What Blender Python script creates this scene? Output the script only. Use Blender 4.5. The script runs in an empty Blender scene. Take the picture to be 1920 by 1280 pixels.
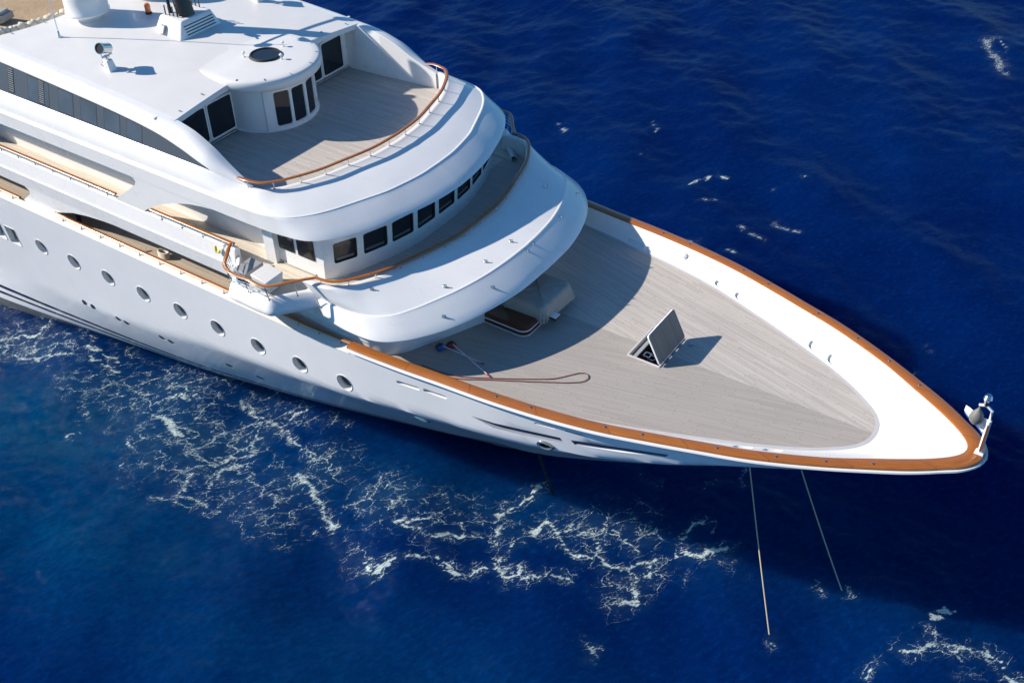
import bpy, bmesh, math, random
import numpy as np
from mathutils import Vector, Matrix
from mathutils.geometry import delaunay_2d_cdt
random.seed(7); rng = np.random.default_rng(7)
C = bpy.context.scene.collection
R_ = math.radians
# ------------------------------------------------------------------ camera
CAM = (2.254, -31.2978, 36.5)
PITCH, ROLL, YAW, FPX = 38.76405, -1.31455, 124.87741, 2080.25
def cam_matrix():
    p, r, y = R_(PITCH), R_(ROLL), R_(YAW)
    ch, sh = math.cos(y), math.sin(y)
    fw = np.array([ch*math.cos(p), sh*math.cos(p), -math.sin(p)])
    rt = np.array([sh, -ch, 0.0]); up = np.cross(rt, fw)
    c, s = math.cos(r), math.sin(r)
    rt2, up2 = c*rt+s*up, -s*rt+c*up
    m = Matrix.Identity(4)
    for i in range(3):
        m[i][0], m[i][1], m[i][2], m[i][3] = rt2[i], up2[i], -fw[i], CAM[i]
    return m
cd = bpy.data.cameras.new('camera'); cam = bpy.data.objects.new('camera', cd); C.objects.link(cam)
cam.matrix_world = cam_matrix(); cd.sensor_width = 36; cd.lens = FPX/1920*36; cd.clip_end = 9000; cd.clip_start = .5
bpy.context.scene.camera = cam
# ------------------------------------------------------------------ light
SUN_AZ, SUN_EL = 30.0, 32.5           # the way the light travels (degrees from +x), elevation
SUN_STRENGTH, SKY_STRENGTH, EXPOSURE = 5.0, 0.085, 0.46
ld = bpy.data.lights.new('sun', 'SUN'); sun = bpy.data.objects.new('sun', ld); C.objects.link(sun)
ld.energy = SUN_STRENGTH; ld.angle = R_(.53); ld.color = (1.0, .905, .785)
ld_dir = Vector((math.cos(R_(SUN_AZ))*math.cos(R_(SUN_EL)), math.sin(R_(SUN_AZ))*math.cos(R_(SUN_EL)), -math.sin(R_(SUN_EL))))
sun.rotation_euler = ld_dir.to_track_quat('-Z', 'Y').to_euler(); sun.location = (-60, -40, 70)
w = bpy.data.worlds.new('World'); bpy.context.scene.world = w; w.use_nodes = True
nt = w.node_tree; sky = nt.nodes.new('ShaderNodeTexSky'); sky.sky_type = 'NISHITA'; sky.sun_disc = False
sky.sun_elevation = R_(SUN_EL); sky.sun_rotation = math.atan2(-ld_dir.x, -ld_dir.y)
sky.air_density = 1.0; sky.dust_density = .2; sky.ozone_density = 2.0
tint = nt.nodes.new('ShaderNodeMix'); tint.data_type = 'RGBA'; tint.blend_type = 'MULTIPLY'; tint.inputs[0].default_value = 1.0; tint.inputs[7].default_value = (.50, .89, 1.18, 1)
bg = nt.nodes['Background']; nt.links.new(sky.outputs[0], tint.inputs[6]); nt.links.new(tint.outputs[2], bg.inputs[0]); bg.inputs[1].default_value = SKY_STRENGTH
vs = bpy.context.scene.view_settings; bpy.context.scene.cycles.caustics_reflective = False
vs.view_transform = 'Standard'; vs.look = 'None'; vs.exposure = EXPOSURE; vs.gamma = 1; vs.use_curve_mapping = False
# ------------------------------------------------------------------ materials
class NT:
    def __init__(s, name):
        s.m = bpy.data.materials.new(name); s.m.use_nodes = True; s.t = s.m.node_tree; s.n = s.t.nodes
        s.b = s.n['Principled BSDF']; s.co = s.n.new('ShaderNodeTexCoord')
    def node(s, ty, ins=None, **kw):
        n = s.n.new(ty)
        for k, v in kw.items(): setattr(n, k, v)
        for k, v in (ins or {}).items():
            if hasattr(v, 'is_output') or hasattr(v, 'links'): s.t.links.new(v, n.inputs[k])
            else: n.inputs[k].default_value = v
        return n
    def math(s, op, a, b=0.0, c=None, clamp=False):
        ins = {0: a, 1: b}
        if c is not None: ins[2] = c
        return s.node('ShaderNodeMath', ins, operation=op, use_clamp=clamp).outputs[0]
    def noise(s, vec, scale, detail=3, rough=.55, dist=0.0):
        return s.node('ShaderNodeTexNoise', {'Vector': vec, 'Scale': scale, 'Detail': detail, 'Roughness': rough, 'Distortion': dist}).outputs['Fac']
    def mapv(s, vec, scale=(1, 1, 1), rot=(0, 0, 0), loc=(0, 0, 0)):
        return s.node('ShaderNodeMapping', {'Vector': vec, 'Scale': scale, 'Rotation': rot, 'Location': loc}).outputs[0]
    def ramp(s, fac, stops):
        n = s.node('ShaderNodeValToRGB', {0: fac}); e = n.color_ramp.elements
        while len(e) < len(stops): e.new(.5)
        for i, (p, c) in enumerate(stops):
            e[i].position = p; e[i].color = (c, c, c, 1) if isinstance(c, (int, float)) else (*c, 1)
        return n.outputs[0]
    def mix(s, f, a, b, blend='MIX'):
        n = s.node('ShaderNodeMix', data_type='RGBA', blend_type=blend)
        for sock, v in ((n.inputs[0], f), (n.inputs[6], a), (n.inputs[7], b)):
            if hasattr(v, 'links'): s.t.links.new(v, sock)
            else: sock.default_value = v if isinstance(v, (int, float)) else (*v, 1)
        return n.outputs[2]
    def set(s, **kw):
        nm = {'color': 'Base Color', 'rough': 'Roughness', 'metal': 'Metallic', 'spec': 'Specular IOR Level', 'coat': 'Coat Weight', 'crough': 'Coat Roughness', 'ior': 'IOR', 'normal': 'Normal', 'trans': 'Transmission Weight'}
        for k, v in kw.items():
            i = s.b.inputs[nm[k]]
            if hasattr(v, 'links'): s.t.links.new(v, i)
            else: i.default_value = (*v, 1) if isinstance(v, tuple) else v
        return s.m
    def bump(s, h, strength=.2, dist=.02):
        return s.node('ShaderNodeBump', {'Height': h, 'Strength': strength, 'Distance': dist}).outputs[0]
def paint(name, col, rough=.28, coat=.3, var=.05, wav=.012):
    t = NT(name); o = t.co.outputs['Object']
    n = t.noise(o, .8, 5, .6); n2 = t.noise(o, 9, 3)
    c = t.mix(t.ramp(n, [(.3, 0.0), (.7, 1.0)]), tuple(x*(1-var) for x in col), col)
    c = t.mix(t.math('MULTIPLY', t.ramp(n2, [(.62, 0.0), (.8, 1.0)]), .10), c, tuple(x*.8 for x in col))
    big = t.noise(o, .55, 2)
    return t.set(color=c, rough=t.math('ADD', t.math('MULTIPLY', n, .12), rough-.06), coat=coat, crough=.12, normal=t.bump(big, .12, wav))
def plain(name, col, rough=.5, metal=0.0, coat=0.0, var=.12, sc=3.0):
    t = NT(name); n = t.noise(t.co.outputs['Object'], sc, 4)
    c = t.mix(n, tuple(x*(1-var) for x in col), tuple(min(1, x*(1+var)) for x in col))
    return t.set(color=c, rough=rough, metal=metal, coat=coat)
def hull_paint():
    t = NT('hull_paint'); o = t.co.outputs['Object']; z = t.node('ShaderNodeSeparateXYZ', {0: o}).outputs[2]
    wz = t.math('ADD', z, t.math('MULTIPLY', t.math('SUBTRACT', t.noise(o, 1.2, 4), .5), .05))
    n = t.noise(o, .5, 5, .6)
    white = t.mix(t.ramp(n, [(.3, 0.0), (.7, 1.0)]), (.82, .83, .835), (.86, .865, .865))
    st = t.noise(t.mapv(o, (2.2, 2.2, .16)), 1.0, 5, .62)            # faint rain streaks
    white = t.mix(t.math('MULTIPLY', t.ramp(st, [(.5, 0.0), (.75, 1.0)]), .12), white, (.70, .71, .70))
    stripes = t.ramp(t.math('DIVIDE', z, 4.0), [(0, 1.0), (.001, 1.0)])
    def band(a, b):
        return t.math('MULTIPLY', t.math('GREATER_THAN', z, a), t.math('LESS_THAN', z, b))
    c = t.mix(band(1.36, 1.58), white, (.012, .016, .05)); c = t.mix(band(.92, 1.10), c, (.012, .016, .05))
    grime = t.noise(o, 5, 6, .7)
    c = t.mix(t.math('LESS_THAN', wz, .56), c, t.mix(grime, (.06, .075, .08), (.19, .20, .20)))
    und = t.noise(o, .28, 2)
    return t.set(color=c, rough=.24, coat=.4, crough=.08, normal=t.bump(und, .35, .03))
def teak_deck(name, ang=0.0, col=(.50, .465, .425), width=.066):
    t = NT(name); o = t.co.outputs['Object']; s = t.node('ShaderNodeSeparateXYZ', {0: o}); x, y = s.outputs[0], s.outputs[1]
    ay = t.math('ABSOLUTE', y); ca, sa = math.cos(R_(ang)), math.sin(R_(ang))
    v = t.math('ADD', t.math('MULTIPLY', ay, ca), t.math('MULTIPLY', x, sa))
    u = t.math('SUBTRACT', t.math('MULTIPLY', x, ca), t.math('MULTIPLY', ay, sa))
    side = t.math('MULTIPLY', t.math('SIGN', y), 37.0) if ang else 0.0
    pv = t.math('DIVIDE', v, width); idx = t.math('FLOOR', pv); fr = t.math('FRACT', pv)
    wn = t.node('ShaderNodeTexWhiteNoise', {'W': t.math('ADD', idx, side)}, noise_dimensions='1D').outputs[0]
    seg = t.math('ADD', t.math('DIVIDE', u, 2.3), t.math('MULTIPLY', wn, 7.0)); sidx = t.math('FLOOR', seg)
    wn2 = t.node('ShaderNodeTexWhiteNoise', {'Vector': t.node('ShaderNodeCombineXYZ', {0: t.math('ADD', idx, side), 1: sidx}).outputs[0]}, noise_dimensions='2D').outputs[0]
    uv = t.node('ShaderNodeCombineXYZ', {0: t.math('MULTIPLY', u, .55), 1: t.math('MULTIPLY', v, 17.0), 2: side}).outputs[0]
    grain = t.noise(uv, 1.0, 6, .62); blot = t.noise(o, .45, 4, .6)
    f = t.math('ADD', t.math('MULTIPLY', wn2, .42), t.math('MULTIPLY', grain, .58))
    dark = tuple(a*b for a, b in zip(col, (.82, .815, .815))); light = tuple(min(1, a*b) for a, b in zip(col, (1.09, 1.085, 1.08)))
    c = t.mix(t.ramp(f, [(.24, 0.0), (.72, 1.0)]), dark, light)
    if ang: c = t.mix(t.math('LESS_THAN', y, 0.0), c, tuple(a*.90 for a in col), 'MIX') if False else t.mix(t.math('MULTIPLY', t.math('LESS_THAN', y, 0.0), .85), c, t.mix(.45, tuple(a*.70 for a in col), t.mix(1.0, c, (.70, .70, .70), 'MULTIPLY')))  # starboard half painted darker to stand for the sheen of the grain
    c = t.mix(t.math('MULTIPLY', t.ramp(blot, [(.42, 0.0), (.66, 1.0)]), .22), c, tuple(a*.78 for a in col))
    seam = t.math('LESS_THAN', fr, .11); butt = t.math('LESS_THAN', t.math('FRACT', seg), .012)
    c = t.mix(t.math('MULTIPLY', t.math('MAXIMUM', seam, butt), .42), c, (.12, .105, .095))
    spots = t.math('GREATER_THAN', t.noise(t.mapv(o, (1, 1, 1)), 4.5, 2, .5), .765)
    c = t.mix(t.math('MULTIPLY', spots, .35), c, (.10, .09, .085))
    return t.set(color=c, rough=.75, spec=.25, normal=t.bump(t.math('SUBTRACT', grain, t.math('MULTIPLY', seam, .5)), .25, .004))
def varnish(name, col=(.37, .125, .022)):
    t = NT(name); uv = t.co.outputs['UV']; s = t.node('ShaderNodeSeparateXYZ', {0: uv}); u = s.outputs[0]
    seg = t.math('DIVIDE', u, 2.7); idx = t.math('FLOOR', seg)
    wn = t.node('ShaderNodeTexWhiteNoise', {'W': idx}, noise_dimensions='1D').outputs[0]
    g = t.noise(t.mapv(uv, (1.3, 26, 1)), 1.0, 5, .65)
    c = t.mix(t.ramp(g, [(.3, 0.0), (.72, 1.0)]), tuple(a*.62 for a in col), tuple(a*1.35 for a in col))
    c = t.mix(t.math('MULTIPLY', wn, .35), c, tuple(a*b for a, b in zip(col, (.75, .62, .5))))
    joint = t.math('LESS_THAN', t.math('FRACT', seg), .010)
    c = t.mix(t.math('MULTIPLY', joint, .7), c, (.08, .03, .01))
    return t.set(color=c, rough=.32, coat=.5, crough=.12)
def glass(name, col=(.008, .010, .014), rough=.06):
    t = NT(name); n = t.noise(t.co.outputs['Object'], .7, 3)
    c = t.mix(n, col, tuple(a*2.2+.004 for a in col))
    return t.set(color=c, rough=rough, spec=.5, ior=1.5, normal=t.bump(t.noise(t.co.outputs['Object'], 1.1, 2), .06, .02))
def canvas(name, col, sc=14):
    t = NT(name); o = t.co.outputs['Object']; n = t.noise(o, sc, 4); n2 = t.noise(o, 1.6, 5, .6, 1.0)
    c = t.mix(n2, tuple(a*.72 for a in col), tuple(min(1, a*1.18) for a in col))
    return t.set(color=c, rough=.85, spec=.15, normal=t.bump(t.math('ADD', n2, t.math('MULTIPLY', n, .15)), .7, .06))
M = dict(
    lidteak=teak_deck('dark_teak_lid', 0.0, (.24, .215, .19)),
    white=paint('white_gloss_paint', (.80, .80, .79)),
    roofw=paint('white_roof_paint', (.72, .715, .70), .45, .05, .06),
    cream=paint('warm_lit_white_paint', (.80, .775, .71), .4, .1),  # white ledge paint with warm sunlight tinted into its colour
    hull=hull_paint(), deck=teak_deck('weathered_teak_foredeck_sheen', 14.0), deck0=teak_deck('weathered_teak_deck'),
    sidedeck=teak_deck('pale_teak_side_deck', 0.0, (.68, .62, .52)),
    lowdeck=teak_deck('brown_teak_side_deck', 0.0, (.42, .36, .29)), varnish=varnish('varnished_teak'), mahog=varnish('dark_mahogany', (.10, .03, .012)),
    glass=glass('dark_window_glass'), band=plain('grey_window_band', (.075, .09, .115), .35, 0, .1, .08, .6),
    pane=glass('grey_window_pane', (.045, .062, .085), .22), steel=plain('polished_steel', (.62, .63, .64), .22, 1.0),
    grey=plain('grey_recess_paint', (.30, .32, .35), .45), sill=plain('dim_window_sill', (.11, .12, .125), .3), recess=plain('recess_shade_paint', (.24, .26, .33), .5), black=plain('black_paint', (.012, .012, .014), .38, 0, .2),  # recess: shade of the anchor pockets painted into the colour
    dark=plain('dark_interior', (.015, .016, .018), .7), rubber=plain('black_rubber', (.02, .02, .02), .6),
    margin=plain('grey_margin_paint', (.50, .49, .50), .5), tan=canvas('tan_canvas', (.42, .31, .20)), creamcv=canvas('cream_canvas', (.66, .60, .50)),
    coverg=canvas('grey_boat_cover', (.36, .345, .32)), orange=plain('orange_lens', (.75, .17, .02), .25, 0, .4),
    blue=plain('blue_plastic', (.01, .09, .35), .45), red=plain('red_plastic', (.30, .02, .02), .45), rope=plain('red_rope', (.20, .045, .04), .9, var=.4, sc=60),
    line=plain('tan_mooring_rope', (.50, .43, .28), .9, var=.35, sc=40), chain=plain('rusty_chain', (.02, .018, .016), .8), yellow=plain('yellow_plastic', (.75, .6, .05), .4),
    flagw=canvas('white_flag_cloth', (.75, .75, .78)), flagb=plain('blue_flag_cloth', (.03, .10, .42), .8), navy=plain('navy_cloth', (.012, .014, .04), .9),
    skin=plain('skin', (.45, .27, .18), .6), shirt=plain('white_shirt', (.7, .7, .72), .85), hair=plain('dark_hair', (.02, .014, .01), .7), bell=plain('grey_ball_paint', (.16, .16, .15), .55, var=.3), floor_in=plain('pale_interior', (.30, .27, .22), .7))
# ------------------------------------------------------------------ mesh builder
class MB:
    def __init__(s): s.v = []; s.f = []; s.mi = []; s.uv = []
    def add(s, vs_, fs, mi=0, uvs=None):
        b = len(s.v); s.v += [tuple(map(float, v)) for v in vs_]
        for k, f in enumerate(fs):
            s.f.append([b+i for i in f]); s.mi.append(mi)
            s.uv.append([uvs[i] for i in f] if uvs is not None else [(0, 0)]*len(f))
    def grid(s, rows, mi=0, closed=False):
        n, m = len(rows), len(rows[0]); A = np.array(rows, float)
        U = np.concatenate([[0], np.cumsum(np.linalg.norm(np.diff(A[n//2], axis=0), axis=1))])
        Vv = np.concatenate([[0], np.cumsum(np.linalg.norm(np.diff(A[:, m//2], axis=0), axis=1))])
        uvs = [(U[j], Vv[i]) for i in range(n) for j in range(m)]
        fs = [[i*m+j, i*m+j+1, (i+1)*m+j+1, (i+1)*m+j] for i in range(n-1) for j in range(m-1)]
        if closed: fs += [[(n-1)*m+j, (n-1)*m+j+1, j+1, j] for j in range(m-1)]
        s.add(A.reshape(-1, 3), fs, mi, uvs)
    def box(s, c, size, rot=None, mi=0):
        hx, hy, hz = (a/2 for a in size); R = rot if rot is not None else Matrix.Identity(3)
        vs_ = [Vector(c)+R @ Vector((x*hx, y*hy, z*hz)) for x in (-1, 1) for y in (-1, 1) for z in (-1, 1)]
        s.add(vs_, [[0, 1, 3, 2], [4, 6, 7, 5], [0, 4, 5, 1], [2, 3, 7, 6], [0, 2, 6, 4], [1, 5, 7, 3]], mi)
    def prism(s, bot, top, mi=0):
        n = len(bot); s.add(list(bot)+list(top), [list(range(n))[::-1], list(range(n, 2*n))]+[[i, (i+1) % n, n+(i+1) % n, n+i] for i in range(n)], mi)
    def tube(s, pts, r, n=8, closed=False, mi=0, ry=None, cap=True):
        P = [Vector(p) for p in pts]; m = len(P); rows = []; L = 0; up = Vector((0, 0, 1))
        for i, p in enumerate(P):
            a = P[(i-1) % m] if (closed or i) else P[0]; b = P[(i+1) % m] if (closed or i < m-1) else P[-1]
            t = (b-a).normalized() if (b-a).length > 1e-9 else Vector((1, 0, 0))
            sd = t.cross(up)
            if sd.length < .05: sd = t.cross(Vector((0, 1, 0)))
            sd.normalize(); u2 = sd.cross(t); rr = r[i] if hasattr(r, '__len__') else r; r2 = rr if ry is None else ry
            rows.append([p+sd*math.cos(2*math.pi*k/n)*rr+u2*math.sin(2*math.pi*k/n)*r2 for k in range(n)])
        if closed: rows.append(rows[0])
        fl = [v for row in rows for v in row]; M_ = len(rows); uv = []; 
        for i in range(M_):
            if i: L += (P[i % m]-P[(i-1) % m]).length
            uv += [(L, k/n*.3) for k in range(n)]
        fs = [[i*n+k, i*n+(k+1) % n, (i+1)*n+(k+1) % n, (i+1)*n+k] for i in range(M_-1) for k in range(n)]
        if cap and not closed: fs += [list(range(n))[::-1], [(M_-1)*n+k for k in range(n)]]
        s.add(fl, fs, mi, uv)
    def lathe(s, prof, c=(0, 0, 0), n=24, mi=0, R=None, cap=True):
        R = R or Matrix.Identity(3); c = Vector(c)
        vs_ = [c+R @ Vector((r*math.cos(2*math.pi*k/n), r*math.sin(2*math.pi*k/n), z)) for r, z in prof for k in range(n)]
        fs = [[i*n+k, i*n+(k+1) % n, (i+1)*n+(k+1) % n, (i+1)*n+k] for i in range(len(prof)-1) for k in range(n)]
        if cap: fs += [list(range(n))[::-1], [(len(prof)-1)*n+k for k in range(n)]]
        s.add(vs_, fs, mi)
    def mirror(s):
        """copy of everything so far mirrored to the other side of the yacht"""
        nv = len(s.v); nf = len(s.f); s.v += [(x, -y, z) for x, y, z in s.v]
        for k in range(nf):
            s.f.append([i+nv for i in s.f[k]][::-1]); s.mi.append(s.mi[k]); s.uv.append(s.uv[k][::-1])
    def build(s, name, mats, parent=None, smooth=40, bevel=0, merge=1e-5):
        me = bpy.data.meshes.new(name); me.from_pydata(s.v, [], s.f)
        for m in (mats if isinstance(mats, (list, tuple)) else [mats]): me.materials.append(M[m] if isinstance(m, str) else m)
        me.polygons.foreach_set('material_index', s.mi)
        ul = me.uv_layers.new(name='UVMap'); ul.data.foreach_set('uv', [c for f in s.uv for q in f for c in q])
        bm = bmesh.new(); bm.from_mesh(me)
        if merge: bmesh.ops.remove_doubles(bm, verts=bm.verts, dist=merge)
        bmesh.ops.recalc_face_normals(bm, faces=bm.faces); bm.to_mesh(me); bm.free()
        if smooth:
            me.polygons.foreach_set('use_smooth', [True]*len(me.polygons)); me.set_sharp_from_angle(angle=R_(smooth))
        o = bpy.data.objects.new(name, me); C.objects.link(o)
        if bevel:
            b = o.modifiers.new('bevel', 'BEVEL'); b.width = bevel; b.segments = 3; b.limit_method = 'ANGLE'; b.angle_limit = R_(35)
        if parent is not None:
            o.parent = parent; o.matrix_parent_inverse = parent_world(parent).inverted()
        return o
def parent_world(o):
    m = o.matrix_basis.copy()
    while o.parent: m = o.parent.matrix_basis @ o.matrix_parent_inverse @ m if False else parent_world(o.parent) @ o.matrix_parent_inverse @ m; break
    return m
def tag(o, label=None, cat=None, group=None, kind=None):
    for k, v in (('label', label), ('category', cat), ('group', group), ('kind', kind)):
        if v: o[k] = v
    return o
def thing(name, label, cat, loc=(0, 0, 0), group=None):
    o = bpy.data.objects.new(name, None); C.objects.link(o); o.location = loc; o.empty_display_size = .5
    return tag(o, label, cat, group)
def dup(o, parent, off, mirror_y=False):
    """copy of a part (and of its own parts) moved by off"""
    c = o.copy(); C.objects.link(c); c.parent = parent; c.matrix_parent_inverse = o.matrix_parent_inverse.copy(); c.location = Vector(o.location)+Vector(off)
    for ch in list(o.children):
        d = ch.copy(); C.objects.link(d); d.parent = c; d.matrix_parent_inverse = ch.matrix_parent_inverse.copy()
    return c
# ------------------------------------------------------------------ curves
def resamp(pts, n):
    P = np.array(pts, float); d = np.concatenate([[0], np.cumsum(np.linalg.norm(np.diff(P, axis=0), axis=1))])
    T = np.gradient(P, d, axis=0)
    s = np.linspace(0, d[-1], n); i = np.clip(np.searchsorted(d, s, 'right')-1, 0, len(d)-2); h = d[i+1]-d[i]; u = ((s-d[i])/h)[:, None]; h = h[:, None]
    return (2*u**3-3*u**2+1)*P[i]+(u**3-2*u**2+u)*h*T[i]+(-2*u**3+3*u**2)*P[i+1]+(u**3-u**2)*h*T[i+1]
def half(pts, n): return resamp(pts, n)                       # centre line -> outboard, (x, |y|)
def full(h):                                                  # mirrored: starboard -> port
    h = np.array(h); s = h[::-1].copy(); s[:, 1] *= -1
    return np.vstack([s[:-1], h]) if abs(h[0, 1]) < 1e-6 else np.vstack([s, h])
def offset(h, d):                                             # move a half path outward by d
    h = np.array(h, float); t = np.gradient(h, axis=0); n = np.stack([t[:, 1], -t[:, 0]], 1); n /= np.linalg.norm(n, axis=1)[:, None]+1e-9
    o = h+n*d; o[0, 1] = 0 if abs(h[0, 1]) < 1e-6 else o[0, 1]; return o
def z3(h, z): z = np.broadcast_to(z, (len(h),)); return np.column_stack([h, z])
# --- measured outlines (x forward from the bow tip, half breadth)
B1S = np.array([0, .05, .11, .29, .64, 1.0, 1.37, 2.07, 2.9, 4.46, 5.5, 6.7, 8.5, 10, 12.1, 14.2, 16.2, 18.1, 20, 22.4, 25, 30, 90]); B1Y = np.array([0, .28, .44, .73, 1.08, 1.33, 1.61, 2.08, 2.55, 3.38, 3.87, 4.38, 4.98, 5.46, 6.06, 6.46, 6.72, 6.88, 7.06, 7.2, 7.25, 7.25, 7.25])
WLX = [-80, -60, -52, -49.5, -45.8, -42.2, -38.75, -36.2, -33, -29.1, -26.2, -23.5, -21.4, -18.4, -17.6]; WLY = [7.1, 7.1, 6.95, 6.68, 6.05, 5.36, 4.74, 4.3, 3.69, 2.98, 2.36, 1.7, 1.12, .14, 0]
CHX = [-80, -55, -48.1, -41.4, -35.4, -31.5, -28.8, -26.3, -23.2, -21.75, -19.85, -18.05, -16.1, -14.3, -12.2, -10.3, -9.35, -8.0, -6, -4, -2, -1, -.3, 0]
CHZ = [2.8, 2.85, 3.0, 3.35, 4.1, 4.95, 5.3, 5.65, 6.1, 6.35, 6.65, 6.85, 7.1, 7.32, 7.65, 7.95, 8.15, 8.5, 8.75, 8.9, 9.0, 9.08, 9.15, 9.2]
CHY = [6.7, 6.7, 6.62, 6.65, 6.72, 6.81, 6.84, 6.87, 6.88, 6.85, 6.76, 6.62, 6.48, 6.26, 5.9, 5.4, 5.14, 4.72, 3.9, 2.95, 1.85, 1.18, .56, .02]
def pch(x, X, Y):                                              # smooth monotone interpolation
    X = np.asarray(X, float); Y = np.asarray(Y, float); x = np.clip(np.asarray(x, float), X[0], X[-1]); h = np.diff(X); dl = np.diff(Y)/h
    m = np.zeros(len(X)); m[0], m[-1] = dl[0], dl[-1]
    w1 = 2*h[1:]+h[:-1]; w2 = h[1:]+2*h[:-1]; ok = dl[1:]*dl[:-1] > 0
    with np.errstate(divide='ignore', invalid='ignore'): mm = (w1+w2)/(w1/dl[:-1]+w2/dl[1:])
    m[1:-1] = np.where(ok, mm, 0); i = np.clip(np.searchsorted(X, x, 'right')-1, 0, len(X)-2); u = (x-X[i])/h[i]
    return (2*u**3-3*u**2+1)*Y[i]+(u**3-2*u**2+u)*h[i]*m[i]+(-2*u**3+3*u**2)*Y[i+1]+(u**3-u**2)*h[i]*m[i+1]
def zstem(x): return 9.36*np.clip((np.asarray(x, float)+17.6)/17.6, 0, 1)**1.12
def section(x, z):                                             # half breadth: waterline, knuckle, deck edge
    x = np.asarray(x, float); z = np.asarray(z, float); b1 = pch(-x, B1S, B1Y); zc = pch(x, CHX, CHZ); bc = np.minimum(pch(x, CHX, CHY), b1); b0 = pch(x, WLX, WLY); zb = zstem(x)
    u = np.clip((z-zc)/np.maximum(9.2-zc, .02), 0, 1.05); v = (z-zb)/np.maximum(zc-zb, .05)
    lo = b0*(1+.03*np.minimum(z, 0))+(bc-b0)*np.clip(v, 0, 1)**np.interp(x, [-34, -24], [.62, .90])
    return np.where(z >= zc, bc+(b1-bc)*u, lo)
def hull_pt(x, z): return np.stack([x+0*z, -section(x, z), z+0*x], -1)   # starboard skin
def hullb(s_, z): return section(-np.asarray(s_, float), z)
def hull_xz(x, z): return np.array([x, -float(section(x, z)), z])
def hull_n(x, z):
    a = hull_xz(x+.1, z)-hull_xz(x-.1, z); b = hull_xz(x, z+.1)-hull_xz(x, z-.1); n = np.cross(a, b); n /= np.linalg.norm(n); return n if n[1] < 0 else -n
def capz(x): return 9.24+.12*np.clip((x+18)/18, 0, 1)**1.5
# ================================================================== YACHT
yacht = thing('yacht', 'white motor yacht with teak decks, orange varnished rails and stepped curved brows', 'yacht', (-30, 0, 0))
AFT = -72.0
# ------------------------------------------------------------------ hull skin with real openings
XH = -np.concatenate([[.05, .1, .2, .32, .46, .64, .85, 1.1, 1.4, 1.75, 2.1, 2.5, 3.0], np.arange(3.5, 50, .5), np.arange(50, 73, 2.0)])
TZ = np.concatenate([np.linspace(0, .3, 14), np.linspace(.34, 1, 22)])
def ell(x, z, rx, rz, n=22, tilt=0.0):
    return [(x+rx*math.cos(a)*math.cos(tilt)-rz*math.sin(a)*math.sin(tilt), z+rx*math.cos(a)*math.sin(tilt)+rz*math.sin(a)*math.cos(tilt)) for a in np.linspace(0, 2*math.pi, n, endpoint=False)]
def rrect(x0, x1, z0, z1, r, n=4, sk=0.0):
    out = []
    for cx, cz, a0 in ((x1-r, z1-r, 0), (x0+r, z1-r, 90), (x0+r, z0+r, 180), (x1-r, z0+r, 270)):
        out += [(cx+r*math.cos(R_(a0+90*k/n))+sk*(cz-z0), cz+r*math.sin(R_(a0+90*k/n))) for k in range(n+1)]
    return out
PORTS = [(-42.69, 6.46), (-40.25, 6.47), (-37.77, 6.5), (-35.33, 6.52), (-32.87, 6.56), (-30.48, 6.59), (-28.02, 6.64), (-25.59, 6.72), (-23.11, 6.86)]
SMALL = [(-40.99, 3.53), (-40.35, 3.52), (-38.5, 3.51), (-37.94, 3.48), (-35.51, 3.55), (-34.97, 3.48), (-31.69, 3.13), (-30.12, 2.84)]
LOOPS = []                                                     # (kind, loop of (x, z), depth)
for x, z in PORTS: LOOPS.append(('porthole', ell(x, z, .40, .44), .20))
for x, z in SMALL: LOOPS.append(('small_porthole', ell(x, z, .21, .19, 14), .12))
for x in (-45.05, -46.2, -47.35): LOOPS.append(('hull_window', rrect(x-.42, x+.42, 5.72, 6.8, .07), .22))
for x, z in ((-20.05, 5.6), (-13.81, 7.62)): LOOPS.append(('hawse_hole', ell(x, z, .29, .26 if x < -18 else .15, 18), .35))
def slotloop(xa, za, xb, zb, h): 
    n = 5; out = []; d = np.array([xb-xa, zb-za]); L = np.linalg.norm(d); d /= L; nn = np.array([-d[1], d[0]])
    for k in range(n+1): a = R_(90+180*k/n); out.append(tuple(np.array([xa, za])+d*h*math.cos(a)+nn*h*math.sin(a)))
    for k in range(n+1): a = R_(-90+180*k/n); out.append(tuple(np.array([xb, zb])+d*h*math.cos(a)+nn*h*math.sin(a)))
    return out
for a in ((-20.15, 8.28, -19.25, 8.33, .09), (-18.9, 8.38, -18.02, 8.39, .09), (-14.15, 8.70, -13.4, 8.74, .045), (-12.97, 8.76, -12.3, 8.78, .04)): LOOPS.append(('freeing_port', slotloop(*a), .16))
LOOPS.append(('anchor_pocket', [(-16.92, 7.87), (-15.89, 7.94), (-13.21, 8.29), (-13.06, 8.06), (-14.73, 7.8), (-15.95, 7.66)], .26))
LOOPS.append(('anchor_pocket', [(-12.8, 8.32), (-9.3, 8.69), (-9.4, 8.55), (-12.65, 8.13)], .22))
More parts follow.
